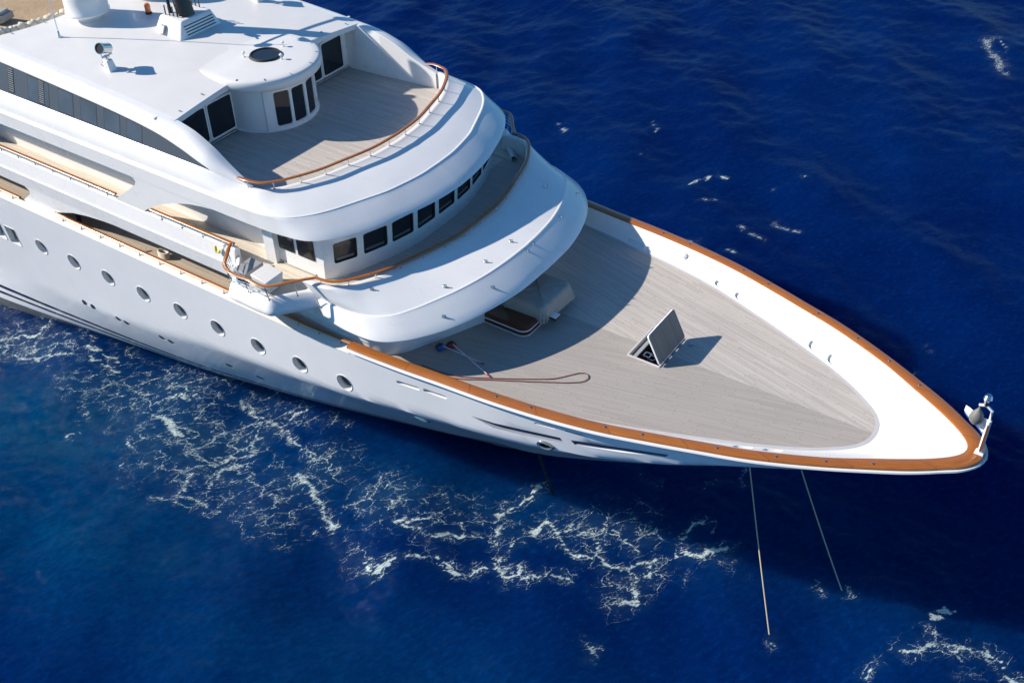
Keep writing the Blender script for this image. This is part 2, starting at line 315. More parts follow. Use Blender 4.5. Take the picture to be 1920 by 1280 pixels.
def cut_skin(grid_pts, loops):
    """triangulated parameter domain with openings: grid_pts (n,2), loops of (u,v)"""
    keep = np.ones(len(grid_pts), bool)
    def inside(P, L, grow=0.0):
        L = np.array(L); c = L.mean(0); L = c+(L-c)*(1+grow); x, y = P[:, 0], P[:, 1]; r = np.zeros(len(P), bool); j = len(L)-1
        for i in range(len(L)):
            cnd = ((L[i, 1] > y) != (L[j, 1] > y)) & (x < (L[j, 0]-L[i, 0])*(y-L[i, 1])/(L[j, 1]-L[i, 1]+1e-12)+L[i, 0]); r ^= cnd; j = i
        return r
    for L in loops: keep &= ~inside(grid_pts, L, .22)
    V = [Vector(p) for p in grid_pts[keep]]; E = []
    for L in loops:
        b = len(V); V += [Vector(p) for p in L]; E += [(b+i, b+(i+1) % len(L)) for i in range(len(L))]
    vo, eo, fo, *_ = delaunay_2d_cdt(V, E, [], 0, 1e-6)
    vo = np.array([tuple(v) for v in vo]); F = np.array([f for f in fo if len(f) == 3]); cen = vo[F].mean(1); bad = np.zeros(len(F), bool)
    for L in loops: bad |= inside(cen, L)
    return vo, F[~bad]
def zrow(x): zb = float(zstem(x)) if x > -17.6 else -1.2; return zb+(8.85-zb)*TZ if zb < 8.8 else np.array([8.85])
gs = np.array([(x, z) for x in XH for z in zrow(x)])
vo, F = cut_skin(gs, [L for _, L, _ in LOOPS]); cz = vo[F].mean(1); F = F[(cz[:, 1] > np.where(cz[:, 0] > -17.6, zstem(cz[:, 0]), -2)-.02) & (cz[:, 1] < 8.85)]
mb = MB(); P3 = hull_pt(vo[:, 0], vo[:, 1]); mb.add(P3, F.tolist()); mb.mirror()
Z0 = zrow(AFT); mb.grid([[(AFT, -float(section(AFT, z)), z) for z in Z0], [(AFT, float(section(AFT, z)), z) for z in Z0]])
# bulwark band above 8.85 from the bow back to the end of the teak cap
SB = np.unique(np.concatenate([[0], -XH[XH >= -22.0], [22.4]]))
r1 = np.array([[-q, -float(pch(q, B1S, B1Y)), float(capz(-q))] for q in SB]); r0 = np.array([[-q, -float(section(-q, max(8.85, float(zstem(-q))))) if q > .05 else -.0, max(8.85, float(zstem(-q)))] for q in SB])
r2 = r1.copy(); r2[:, 1] -= .0
for sg in (1, -1): mb.grid([[(a[0], sg*a[1], a[2]) for a in r] for r in (r0, (r0+r1)/2, r1)])
hull = mb.build('hull', 'hull', yacht, 30, merge=2e-4)
# recesses behind the openings
for kind, L, depth in LOOPS:
    n = hull_n(*np.mean(np.array(L), 0)); n2 = np.array([n[0], n[1], n[2]*.35]); n2 /= np.linalg.norm(n2)
    A = np.array([hull_xz(x, z) for x, z in L]); Bk = A-n2*depth; c = Bk.mean(0)
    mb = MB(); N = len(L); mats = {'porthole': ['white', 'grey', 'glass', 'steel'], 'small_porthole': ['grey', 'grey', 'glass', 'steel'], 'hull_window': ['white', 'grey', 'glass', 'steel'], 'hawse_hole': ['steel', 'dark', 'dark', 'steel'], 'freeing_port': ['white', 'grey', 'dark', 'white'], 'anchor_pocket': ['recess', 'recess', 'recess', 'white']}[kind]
    ring = lambda P: list(P)+[P[0]]
    mb.grid([ring(A), ring(Bk)], 0)
    ins = c+(Bk-c)*(.80 if kind in ('porthole', 'hull_window') else .97); mb.grid([ring(Bk), ring(ins)], 1)
    back = ins-n2*(.03 if kind != 'freeing_port' else .0); mb.grid([ring(ins), ring(back)], 1); mb.add(back, [list(range(N))], 2 if kind not in ('freeing_port',) else 1)
    ca = A.mean(0)
    if kind == 'hawse_hole':
        for k in range(N):
            pass
        mb.tube([ca+(a-ca)*1.06+n2*.02 for a in A], .055, 8, True, 3)
        mb.box(ca-n2*.2+np.array([.02, 0, -.02]), (.08, .3, .10), None, 3)
    elif kind in ('porthole', 'hull_window'):
        mb.tube([a+n2*.004 for a in A], .016, 6, True, 0)
    mb.build({'freeing_port': 'freeing_port'}.get(kind, kind), mats, hull, 35, merge=0)
# ------------------------------------------------------------------ foredeck bulwark, deck, cap rail
DKS = [(-3.60, 0), (-3.63, .33), (-3.74, .68), (-3.93, .98), (-4.25, 1.32), (-4.7, 1.67), (-5.3, 2.08), (-6.06, 2.5), (-6.9, 2.9), (-8.46, 3.56), (-10.6, 4.38), (-12.8, 5.12), (-14.5, 5.5), (-16.2, 5.78), (-19, 6.2), (-22.4, 6.55)]
NB = 110
dk = half(DKS, NB)
def caphalf(off, n, smax=22.4):
    s = np.concatenate([np.linspace(0, .3, 10)**1, smax*np.linspace(.016, 1, 60)**1.3]); s = np.unique(s); h = np.column_stack([-s, pch(s, B1S, B1Y)]); return resamp(offset(resamp(h, 300), off), n)
co_ = caphalf(.06, NB); ci = caphalf(-.36, NB)
ci[:, 1] = np.where(ci[:, 0] > -.36, np.maximum(ci[:, 1], 0), ci[:, 1])
ci = resamp(np.vstack([[(-.55, 0), (-.57, .16), (-.66, .36), (-.84, .59), (-1.15, .88), (-1.51, 1.16), (-2.26, 1.66), (-3.05, 2.14)], [p for p in ci[::3] if p[0] < -4.0], ci[-1:]]), NB)
zc = lambda h: capz(h[:, 0])
USC = 26.0/NB
def bwp(u, f):                                                 # starboard/port half: u along, f 0 cap .. 1 deck
    i = np.clip(u/USC, 0, NB-1); k = np.arange(NB)
    A = np.stack([np.interp(i, k, ci[:, 0]), np.interp(i, k, ci[:, 1])], -1); B = np.stack([np.interp(i, k, dk[:, 0]), np.interp(i, k, dk[:, 1])], -1); f = np.asarray(f)[..., None]
    xy = A*(1-f)+B*f; z = (capz(A[..., 0:1])-.02)*(1-f)+8.5*f-.07*np.sin(np.pi*f); return np.concatenate([xy, z], -1)
def bw_u(x, f): k = np.arange(NB)*USC; P = bwp(k, np.full(NB, f)); o = np.argsort(P[:, 0]); return float(np.interp(x, P[o, 0], k[o]))
FL = [(-12.1, .95), (-11.0, .95), (-7.3, .62), (-6.35, .62), (-16.9, .9), (-15.9, .9)]
fl_loops = []
for xa, L in FL:
    n = 30; out = []
    for k in range(n):
        a = 2*math.pi*k/n; xx = xa+L/2*math.copysign(abs(math.cos(a))**.4, math.cos(a)); f = .76+.13*math.copysign(abs(math.sin(a))**.8, math.sin(a)); out.append((bw_u(xx, f), f*1.2))
    fl_loops.append(out)
gs = np.array([(u, f*1.2) for u in np.concatenate([np.linspace(0, 6, 60), np.linspace(6.15, USC*(NB-1), 110)]) for f in np.linspace(0, 1, 9)])
vo, F = cut_skin(gs, fl_loops); PB = bwp(vo[:, 0], vo[:, 1]/1.2); mb = MB(); mb.add(PB, F.tolist()); mb.mirror(); bul = mb.build('bulwark', 'white', yacht, 50, merge=2e-4)
for L in fl_loops:
    A = np.array([bwp(np.array(u), np.array(f/1.2)) for u, f in L]); c = A.mean(0); e1 = A[0]-A[15]; e2 = A[7]-A[22]; n = np.cross(e1, e2); n /= np.linalg.norm(n); n = n if n[2] > 0 else -n; n = -n
    for sg in (1, -1):
        S_ = lambda P: [(q[0], sg*q[1], q[2]) for q in P]; Bk = A+n*.11; mb = MB(); cl = lambda P: list(P)+[P[0]]; mb.grid([cl(S_(A)), cl(S_(c+(Bk-c)*.985)), cl(S_(c+(Bk-c)*.93+n*.012))]); mb.add(S_(c+(Bk-c)*.93+n*.012), [list(range(len(A)))]); mb.build('fairlead', 'white', bul, 40, merge=0)
mb = MB(); mb.grid([z3(full(offset(dk, .02)), 8.512), z3(full(offset(dk, -.13)), 8.512)]); mb.build('deck_margin', 'margin', yacht)
# deck sheet
dd = offset(dk, -.0); dd = [p for p in dd]
mb = MB(); HX0, HX1, HY0, HY1 = -13.35, -11.95, -.93, 1.18          # hatch opening
xs_d = np.unique(np.concatenate([[p[0] for p in dk[1:]], [HX0, HX1, -24.0]]))
def dkb(x): q = dk[::-1]; return float(np.interp(x, q[:, 0], q[:, 1], left=6.7))
for i in range(len(xs_d)-1):
    a, b = xs_d[i], xs_d[i+1]; ya, yb = dkb(a), dkb(b)
    segs = [(-1, 1)] if not (a >= HX0-1e-6 and b <= HX1+1e-6) else None
    if segs: mb.add([(a, -ya, 8.5), (b, -yb, 8.5), (b, yb, 8.5), (a, ya, 8.5)], [[0, 1, 2, 3]])
    else:
        mb.add([(a, -ya, 8.5), (b, -yb, 8.5), (b, HY0, 8.5), (a, HY0, 8.5)], [[0, 1, 2, 3]]); mb.add([(a, HY1, 8.5), (b, HY1, 8.5), (b, yb, 8.5), (a, ya, 8.5)], [[0, 1, 2, 3]])
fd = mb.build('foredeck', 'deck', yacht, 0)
# king plank on the centre line
# cap rail
mb = MB(); rows = []
for h, dz in ((co_, -.05), (co_, .03), (offset(co_, -.03), .05), (offset(ci, .03), .05), (ci, .03), (ci, -.05)):
    zz = capz(h[:, 0])+dz; rows.append(z3(full(h), np.concatenate([zz[::-1][:-1], zz])))
mb.grid(rows, closed=True); cap = mb.build('cap_rail', 'varnish', yacht, 50, merge=0)
mb = MB(); rows = []
for d, dz in ((-.02, -.16), (.08, -.14), (.105, -.10), (.08, -.052), (-.02, -.05)):
    h = offset(co_, d); zz = capz(h[:, 0])+dz; rows.append(z3(full(h), np.concatenate([zz[::-1][:-1], zz])))
mb.grid(rows); mb.build('rubbing_strake', 'white', yacht, 50)
for s in (4.4, 5.9, 7.8, 10.3, 11.6, 14.4, 15.8, 3.0):             # deck plates let into the cap
    for sg in (-1, 1):
        y = float(pch(s, B1S, B1Y))-.17; mb = MB(); mb.lathe([(.0, 0), (.05, 0), (.05, .02), (.035, .03)], (-s, sg*y, float(capz(-s))+.05), 10); mb.build('deck_plate', 'steel', cap, 40)
# freeing-port fairleads on the inside of the bulwark
def inb_pt(x, f):
    q = dk[::-1]; a = np.interp(x, q[:, 0], q[:, 1]); qq = ci[::-1]; b = np.interp(x, qq[:, 0], qq[:, 1]); return a+(b-a)*f, 8.5+(float(capz(x))-8.52)*f
mb = MB(); y, z = inb_pt(-14.35, .62); mb.lathe([(.0, 0), (.13, 0), (.13, .02), (.11, .035), (0, .035)], (-14.35, y, z), 20, 0, Matrix.Rotation(R_(52), 3, 'X')); mb.build('deck_light', 'margin', bul)
# ------------------------------------------------------------------ hatch in the foredeck
mb = MB(); z0, z1 = 7.1, 8.58
def frame(x0, x1, y0, y1, w, za, zb, mi=0):
    mb.box(((x0+x1)/2, y0-w/2, (za+zb)/2), (x1-x0+2*w, w, zb-za), None, mi); mb.box(((x0+x1)/2, y1+w/2, (za+zb)/2), (x1-x0+2*w, w, zb-za), None, mi)
    mb.box((x0-w/2, (y0+y1)/2, (za+zb)/2), (w, y1-y0, zb-za), None, mi); mb.box((x1+w/2, (y0+y1)/2, (za+zb)/2), (w, y1-y0, zb-za), None, mi)
frame(HX0+.05, HX1-.05, HY0+.05, HY1-.05, .075, 8.30, 8.545, 0); frame(HX0+.08, HX1-.08, HY0+.08, HY1-.08, .05, 7.0, 8.297, 1)
mb.box(((HX0+HX1)/2, (HY0+HY1)/2, 6.98), (HX1-HX0, HY1-HY0, .04), None, 1)
mb.box((HX0+.25, (HY0+HY1)/2, 8.44), (.16, HY1-HY0-.3, .05), None, 2)
hatch = mb.build('deck_hatch', ['margin', 'dark', 'grey'], yacht, 0, .02)
LR = Matrix.Rotation(R_(-27), 3, 'Y')                            # lid swung up past vertical towards the stern, hinged forward
hp = Vector((HX1+.02, 0, 8.6))
def lid_pt(x, y, z): return hp+LR @ Vector((x, y, z))
mb = MB(); ol = [(HY0+r[0]*1, r[1]) for r in []]
outl = rrect(HY0-.02, HY1+.02, 0.0, 1.36, .12)
bot = [lid_pt(-.03, y, z) for y, z in outl]; top = [lid_pt(.03, y, z) for y, z in outl]; mb.prism(bot, top, 0)
ot2 = [((y-(HY0+HY1)/2)*.965+(HY0+HY1)/2, (z-.68)*.96+.68) for y, z in outl]; mb.prism([lid_pt(.03, y, z) for y, z in ot2], [lid_pt(.038, y, z) for y, z in ot2], 1)
lid = mb.build('hatch_lid', ['white', 'lidteak'], hatch, 30)
for y in (-.45, .1, .65):
    mb = MB(); mb.box(lid_pt(.0, y, -.03), (.07, .32, .05)); mb.build('hinge', 'steel', hatch, 0)
mb = MB(); mb.box((HX1+.42, 1.0, 8.53), (.10, .12, .06)); mb.build('lid_catch', 'steel', hatch, 0)
mb = MB()
for k in range(2):
    x, z, y = HX0+.42+.16*k, 8.33-.17*k, -.42+.10*k; mb.tube([(x, y, z-.1), (x, y, z), (x+.26, y, z), (x+.26, y, z-.1)], .022, 6); mb.tube([(x, y+.26, z-.1), (x, y+.26, z), (x+.26, y+.26, z), (x+.26, y+.26, z-.1)], .022, 6); mb.tube([(x, y, z), (x, y+.26, z)], .022, 6); mb.tube([(x+.26, y, z), (x+.26, y+.26, z)], .022, 6)
mb.build('ladder', 'steel', hatch)
# ------------------------------------------------------------------ main deck front under the lower brow
WB = half([(-18.9, 0), (-19.1, 1.5), (-19.66, 2.95), (-20.45, 4.69), (-21.0, 5.75), (-21.6, 6.25), (-23.0, 6.45), (-25, 6.35), (-30, 5.6), (-40, 5.6), (AFT, 5.6)], 160)
mb = MB(); mb.grid([z3(full(WB), 8.4), z3(full(WB), 10.0)]); mb.build('main_deck_wall', 'white', yacht, 40)
# ------------------------------------------------------------------ brows
NF = 90
LO = dict(rail=[(-21.02, 0), (-21.05, 1.3), (-21.4, 2.9), (-21.6, 3.6), (-22.08, 5.1), (-22.55, 5.95), (-22.9, 6.45), (-23.3, 6.75), (-23.95, 6.88)],
          ridge=[(-18.76, 0), (-18.82, 1.1), (-19.05, 2.6), (-19.48, 3.95), (-19.85, 4.75), (-20.25, 5.5), (-20.85, 6.28), (-21.55, 6.68), (-22.6, 6.9), (-23.75, 6.86)],
          low=[(-17.7, 0), (-17.8, 1.85), (-18.2, 3.55), (-18.52, 4.4), (-18.95, 5.25), (-19.42, 5.92), (-20.0, 6.55), (-20.85, 7.1), (-22.2, 7.24), (-23.6, 7.07)])
LOB = {k: half(v+e, NF) for (k, v), e in zip(LO.items(), ([(-24.6, 6.88)], [(-24.0, 6.86)], []))}
for k in LO: LO[k] = half(LO[k], NF)
def brow_rows(rail, ridge, low, zr, zd, zrg, zlo, zin=None):
    """coaming, shelf, raised ridge, tucked lower face, underside"""
    b = lambda a, c, f: a*(1-f)+c*f
    yield offset(rail, -.13), zd; yield offset(rail, -.13), zr-.03; yield offset(rail, -.08), zr; yield offset(rail, .05), zr; yield offset(rail, .10), zr-.02
    yield offset(rail, .16), zr-.05
    for f in (.25, .5, .75): yield b(offset(rail, .16), ridge, f), (zr-.05)*(1-f)+(zrg+.0)*f+.03*math.sin(math.pi*f)
    yield offset(ridge, -.075), zrg+.022; yield offset(ridge, -.04), zrg+.04; yield offset(ridge, .0), zrg+.035
    yield offset(ridge, .045), zrg-.0
    for f in (.15, .4, .7, .92): yield b(offset(ridge, .045), low, f), (zrg-.0)*(1-f)+(zlo+.03)*f+.02*math.sin(math.pi*f)
    yield low, zlo; yield offset(low, -.05), zlo-.035; yield offset(low, -.35), zlo-.02
    yield offset(low, -1.3), zlo+.05; yield offset(low, -2.6), zlo+.06
def mk(h, z): return z3(full(h), z if np.isscalar(z) else np.concatenate([np.asarray(z)[::-1][:-1], z]))
mb = MB(); rows = [mk(h, z) for h, z in brow_rows(LOB['rail'], LOB['ridge'], LOB['low'], 11.52, 10.74, 10.68+.5*np.clip(1-(LOB['ridge'][:, 1]/6.9)**2, 0, 1), 10.1+.36*np.clip(1-(LOB['low'][:, 1]/7.0)**2, 0, 1))]
mb.grid(rows)
# close the aft end of the brow on both sides
for side in (0, -1):
    mb.add([r[side] for r in rows[1:-4]], [list(range(len(rows)-5))])
lob = mb.build('lower_brow', 'white', yacht, 32, merge=0)
zr_ = 10.68+.5*np.clip(1-(LO['ridge'][:, 1]/6.9)**2, 0, 1)
mb = MB(); mb.tube([tuple(p_) for p_ in mk(LO['ridge'], zr_)], .034, 8); mb.build('highlight_bead', 'white', lob, 60)  # bead added along the ridge to give it a bright highlight line
for y, f, which in ((-5.9, .25, 'u'), (-5.0, .6, 'l'), (-2.7, .45, 'l'), (-1.9, .75, 'u'), (-.2, .72, 'u'), (.35, .1, 'l'), (-.15, .15, 'l'), (2.9, .2, 'l'), (4.3, .55, 'u'), (5.4, .5, 'l'), (-4.0, .8, 'u')):
    a, b_ = ((LO['rail'], LO['ridge']) if which == 'u' else (LO['ridge'], LO['low'])); za, zb = ((11.47, 10.68+.5*(1-(y/6.9)**2)) if which == 'u' else (10.66+.5*(1-(y/6.9)**2), 10.12+.36*(1-(y/7)**2)))
    pa = np.array([np.interp(abs(y), a[:, 1], a[:, 0]), y, za]); pb = np.array([np.interp(abs(y), b_[:, 1], b_[:, 0]), y, zb]); p = pa*(1-f)+pb*f+np.array([0, 0, .03])
    mb = MB(); mb.lathe([(.05, -.08), (.05, .05), (.03, .09), (0, .1)], p, 8); mb.box(p+np.array([.03, .02, .06]), (.16, .05, .05), Matrix.Rotation(.5, 3, 'Z')); mb.build('drain_fitting', 'steel', lob)
# upper brow: front arc + sides that run aft as the fascia of the upper deck
UP = dict(rail=[(-25.1, 0), (-25.2, 1.4), (-25.58, 2.95), (-25.9, 4.05), (-26.22, 4.75), (-26.7, 5.55), (-27.15, 5.98), (-27.6, 6.1)],
          ridge=[(-23.08, 0), (-23.12, 1.1), (-23.26, 1.95), (-23.5, 2.95), (-23.72, 3.5), (-24.05, 4.3), (-24.38, 5.05), (-24.92, 5.9), (-25.45, 6.4), (-26.2, 6.68), (-27.4, 6.8)],
          low=[(-21.92, 0), (-22.0, 1.1), (-22.25, 2.45), (-22.52, 3.3), (-22.88, 4.35), (-23.45, 5.45), (-23.92, 6.08), (-24.38, 6.45), (-25.7, 6.76), (-27.2, 6.84)])
for k in UP: UP[k] = half(UP[k], NF)
NS = 70
def aftpath(x0, fy): 
    t = (np.arange(1, NS+1)/NS)**1.25; x = x0+(AFT-x0)*t; return x, fy(x)
def winbot(x): t = np.clip((-27.6-x)/2.2, 0, 1); t = t*t*(3-2*t); return 6.1+.36*t, 14.18+.42*t     # y, z of the sill line
def wintop(x): 
    z = pch(-x, [29.3, 29.84, 31, 32.45, 34.6, 38.1, 42.5, 50, 73], [14.62, 14.88-.15, 15.02, 15.3, 15.5, 15.68, 15.86, 16.1, 16.6]); return z
def edge(x):                                                   # roof edge / crest of the raking side beam: y, z
    z = pch(-x, [27.6, 28.3, 28.8, 29.9, 31.0, 32.0, 35, 42.8, 73], [14.19, 14.45, 14.68, 15.25, 15.6, 15.72, 15.95, 16.33, 17.6]); y = 6.08-.38*np.clip((-27.6-x)/4.4, 0, 1); return y, z
mb = MB(); rows = []
base = list(brow_rows(UP['rail'], UP['ridge'], UP['low'], 14.18, 13.45, 13.69, 13.04))
for k, (h, z) in enumerate(base):
    x0 = h[-1, 0]; t = (np.arange(1, NS+1)/NS)**1.25; x = x0+(AFT-x0)*t; f = np.zeros(NS); zz = np.full(NS, float(z))
    y0 = h[-1, 1]; blend = np.clip((x0-x)/2.0, 0, 1); by, bz = winbot(x)
    if k == 0: y = y0+0*x; 
    elif k in (1, 2): y = by-.09; zz = bz-.02
    elif k in (3, 4): y = by+(.0 if k == 3 else .03); zz = bz-(0 if k == 3 else .04)
    elif k == 5: y = by+.055; zz = bz-.05
    elif k in (6, 7, 8): g = (.25, .5, .75)[k-6]; y = (by+.055)*(1-g)+6.8*g; zz = (bz-.05)*(1-g)+13.69*g+.03*math.sin(math.pi*g)
    else: y = y0+0*x
    hh = np.vstack([h, np.column_stack([x, y])]); z_all = np.concatenate([np.full(len(h), float(z)), zz]); rows.append(mk(hh, z_all))
mb.grid(rows); upb = mb.build('upper_brow', 'white', yacht, 32, merge=0)
mb = MB(); mb.tube([tuple(p_) for p_ in z3(full(np.vstack([UP['ridge'], [(x, 6.8) for x in np.linspace(-28.5, AFT, 30)]])), 13.695)], .034, 8); mb.build('highlight_bead', 'white', upb, 60)
# ------------------------------------------------------------------ decks inside
def deck_sheet(name, h, z, mat, aft=None, thick=.12):
    mb = MB(); q = np.array(h); rows = []
    for r in (1.0, .98, .66, .33, 0.0): rows.append(z3(full(np.column_stack([q[:, 0]+(1-r)*0, q[:, 1]*r])), z))
    mb.grid(rows[:1]+[rows[-1]]) ; return mb.build(name, mat, yacht, 0)
def poly_deck(name, h, z, mat, xa):
    """flat sheet between the half path (centre -> side) and x = xa"""
    mb = MB(); h = [tuple(p) for p in h if p[0] > xa]; 
    f = full(np.array(h)); pts = [(x, y, z) for x, y in f]+[(xa, h[-1][1], z), (xa, -h[-1][1], z)]
    mb.add(pts, [list(range(len(pts)))]); return mb.build(name, mat, yacht, 0)
sdk = poly_deck('sun_deck', offset(UP['rail'], -.10), 13.45, 'deck0', -33.2)
wdk = poly_deck('wheelhouse_deck', offset(LO['rail'], -.10), 10.75, 'deck0', -24.0)
# ------------------------------------------------------------------ wheelhouse
WH = np.array([(-23.0, 0), (-23.05, 1.6), (-23.38, 3.2), (-23.92, 4.7), (-24.42, 5.60), (-24.6, 5.75)])
whh = half(WH, 60); whd = np.concatenate([[0], np.cumsum(np.linalg.norm(np.diff(whh, axis=0), axis=1))])
def wh_pt(u, z):                                               # u: signed distance along the wall from the centre, + to port
    a = np.abs(u); x = np.interp(a, whd, whh[:, 0]); y = np.interp(a, whd, whh[:, 1])*np.sign(u); return np.stack([x+.10*(z-10.75)*.6, y, z], -1)
ymid = [-5.02, -3.77, -2.46, -1.12, .25, 1.58, 2.88, 4.15, 5.1]
wloops = []
for y in ymid:
    a = np.interp(abs(y), whh[:, 1], whd)*np.sign(y); hw = .56 if abs(y) < 5 else .50; wloops.append(rrect(a-hw, a+hw, 11.46, 12.42, .09))
gs = np.array([(u, z) for u in np.linspace(-whd[-1], whd[-1], 90) for z in np.linspace(10.7, 13.05, 10)])
vo, F = cut_skin(gs, wloops); mb = MB(); mb.add(wh_pt(vo[:, 0], vo[:, 1]), F.tolist()); wall = mb.build('wheelhouse_front', 'white', yacht, 35)
for L in wloops:
    A = np.array([wh_pt(np.array(u), np.array(z)) for u, z in L]); tang = A[0]-A[len(A)//2]; e = np.array([wh_pt(np.array(L[0][0]), np.array(11.))-wh_pt(np.array(L[10][0]), np.array(11.))])[0]
    e /= np.linalg.norm(e); n = np.cross(e, [0, 0, 1.]); n = n if n[0] > 0 else -n; Bk = A-n*.07; c = A.mean(0); mb = MB(); cl = lambda P: list(P)+[P[0]]
    mb.grid([cl(A+n*.012), cl(c+(A-c)*.93+n*.012), cl(c+(Bk-c)*.93)], 0); mb.grid([cl(c+(A-c)*1.05+n*.002), cl(A+n*.012)], 2); mb.add(c+(Bk-c)*.93, [list(range(len(A)))], 1)
    sl = [wh_pt(np.array(q), np.array(z))-n*.06 for q, z in ((L[0][0]-.12, 11.53), (L[10][0]+.12, 11.53), (L[10][0]+.12, 11.66), (L[0][0]-.12, 11.66))]; mb.add(sl, [[0, 1, 2, 3]], 3)
    mb.build('window', ['rubber', 'glass', 'white', 'sill'], wall, 30, merge=0)
# glimpse of the dashboard shelf inside is behind dark glass; side walls with sliding doors
def side_wall(sg):
    mb = MB(); y = 5.75; Y0 = 5.35
    pts = [(-24.6, y), (-27.0, y), (-27.02, y+.22), (-27.55, y+.25), (-27.75, Y0+.1), (-28.4, Y0), (-40, Y0), (AFT, Y0)]
    mb.grid([[(px, sg*py, 10.6) for px, py in pts], [(px+(.138 if k == 0 else 0), sg*py, 13.05) for k, (px, py) in enumerate(pts)]]); o = mb.build('wheelhouse_side', 'cream' if False else 'white', yacht, 20)
    for x0, x1 in ((-26.93, -26.08), (-25.9, -24.98)):
        mb = MB(); L = rrect(x0, x1, 11.46, 12.45, .08); mb.prism([(x, sg*(y+.004), z) for x, z in L], [(x, sg*(y+.03), z) for x, z in L], 0)
        L2 = rrect(x0+.05, x1-.05, 11.51, 12.40, .06); mb.prism([(x, sg*(y+.03), z) for x, z in L2], [(x, sg*(y+.034), z) for x, z in L2], 1); mb.build('window', ['rubber', 'glass'], o, 20, merge=0)
    mb = MB(); mb.box((-26.0, sg*(y+.02), 10.80), (1.9, .06, .06)); mb.build('door_sill', 'steel', o, 0)
    return o
for sg in (-1, 1): side_wall(sg)
# ------------------------------------------------------------------ side decks, fascia of the main deck, cut-out side screens
for sg in (-1, 1):
    mb = MB(); xa = -28.45; xr = np.linspace(xa, AFT, 50); F2 = [(6.55, 10.76), (6.55, 11.36), (6.60, 11.40), (6.78, 11.40), (6.82, 11.36), (6.95, 10.66), (6.99, 10.62), (6.985, 10.55), (6.91, 9.93), (6.86, 9.88), (6.4, 9.88), (5.5, 9.9)]
    mb.grid([[(x, sg*y, z) for x in xr] for y, z in F2]); mb.add([(xa, sg*y, z) for y, z in F2], [list(range(len(F2)))]); fas = mb.build('bridge_deck_fascia', 'white', yacht, 32, merge=0); mb = MB(); mb.tube([(x, sg*6.962, 10.632) for x in xr], .03, 8); mb.build('highlight_bead', 'white', fas, 60)
    mb = MB(); mb.add([(-23.5, sg*4.5, 10.742), (-23.9, sg*6.6, 10.742), (-28.6, sg*6.6, 10.742), (AFT, sg*6.6, 10.742), (AFT, sg*5.0, 10.742), (-28.0, sg*5.0, 10.742), (-24.6, sg*5.0, 10.742)], [list(range(7))]); mb.build('side_deck', 'sidedeck', yacht, 0)
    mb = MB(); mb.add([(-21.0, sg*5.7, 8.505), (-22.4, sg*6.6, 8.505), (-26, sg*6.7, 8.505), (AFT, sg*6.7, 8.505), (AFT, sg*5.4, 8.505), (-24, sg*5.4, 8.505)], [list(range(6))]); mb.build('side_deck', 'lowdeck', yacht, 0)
    # ledge and low bulwark on top of the hull side
    mb = MB(); xr = np.concatenate([np.linspace(-22.42, -30, 12), np.linspace(-32, AFT, 24)]); hbx = np.array([float(hullb(np.array(-x), np.array(8.85))) for x in xr])
    prof = [(0.0, 8.85), (.03, 8.87), (-.20, 8.93), (-.34, 8.97), (-.42, 8.97), (-.44, 8.90), (-.46, 8.45)]
    mb.grid([[(x, sg*(h+d), z) for x, h in zip(xr, hbx)] for d, z in prof]); mb.build('hull_ledge', 'cream', yacht, 30, merge=0)
    # screens: white plates with sweeping cut-outs
    up = [(-35.7, 11.38), (-33.85, 11.38), (-33.3, 11.80), (-32.5, 12.18), (-31.6, 12.53), (-30.73, 12.78), (-29.9, 12.93), (-29.13, 13.02), (-34.25, 13.02), (-34.0, 12.96), (-33.9, 12.82), (-34.05, 12.6)]
    lo = [(-43.15, 8.86), (-41.75, 8.86), (-41.1, 8.97), (-40.3, 9.20), (-39.2, 9.55), (-38.1, 9.75), (-36.9, 9.88), (-36.0, 9.93), (-42.5, 9.93), (-42.2, 9.72), (-42.25, 9.58), (-42.6, 9.3)]
    up2 = [(-60, 11.38), (-48.5, 11.38), (-47.2, 12.7), (-47.4, 13.02), (-60, 13.02)]
    for P, y in ((up, 6.79), (lo, 6.88), (up2, 6.79)):
        mb = MB(); mb.prism([(x, sg*(y-.10), z) for x, z in P], [(x, sg*(y+.02), z) for x, z in P]); mb.build('side_screen', 'white', yacht, 20)
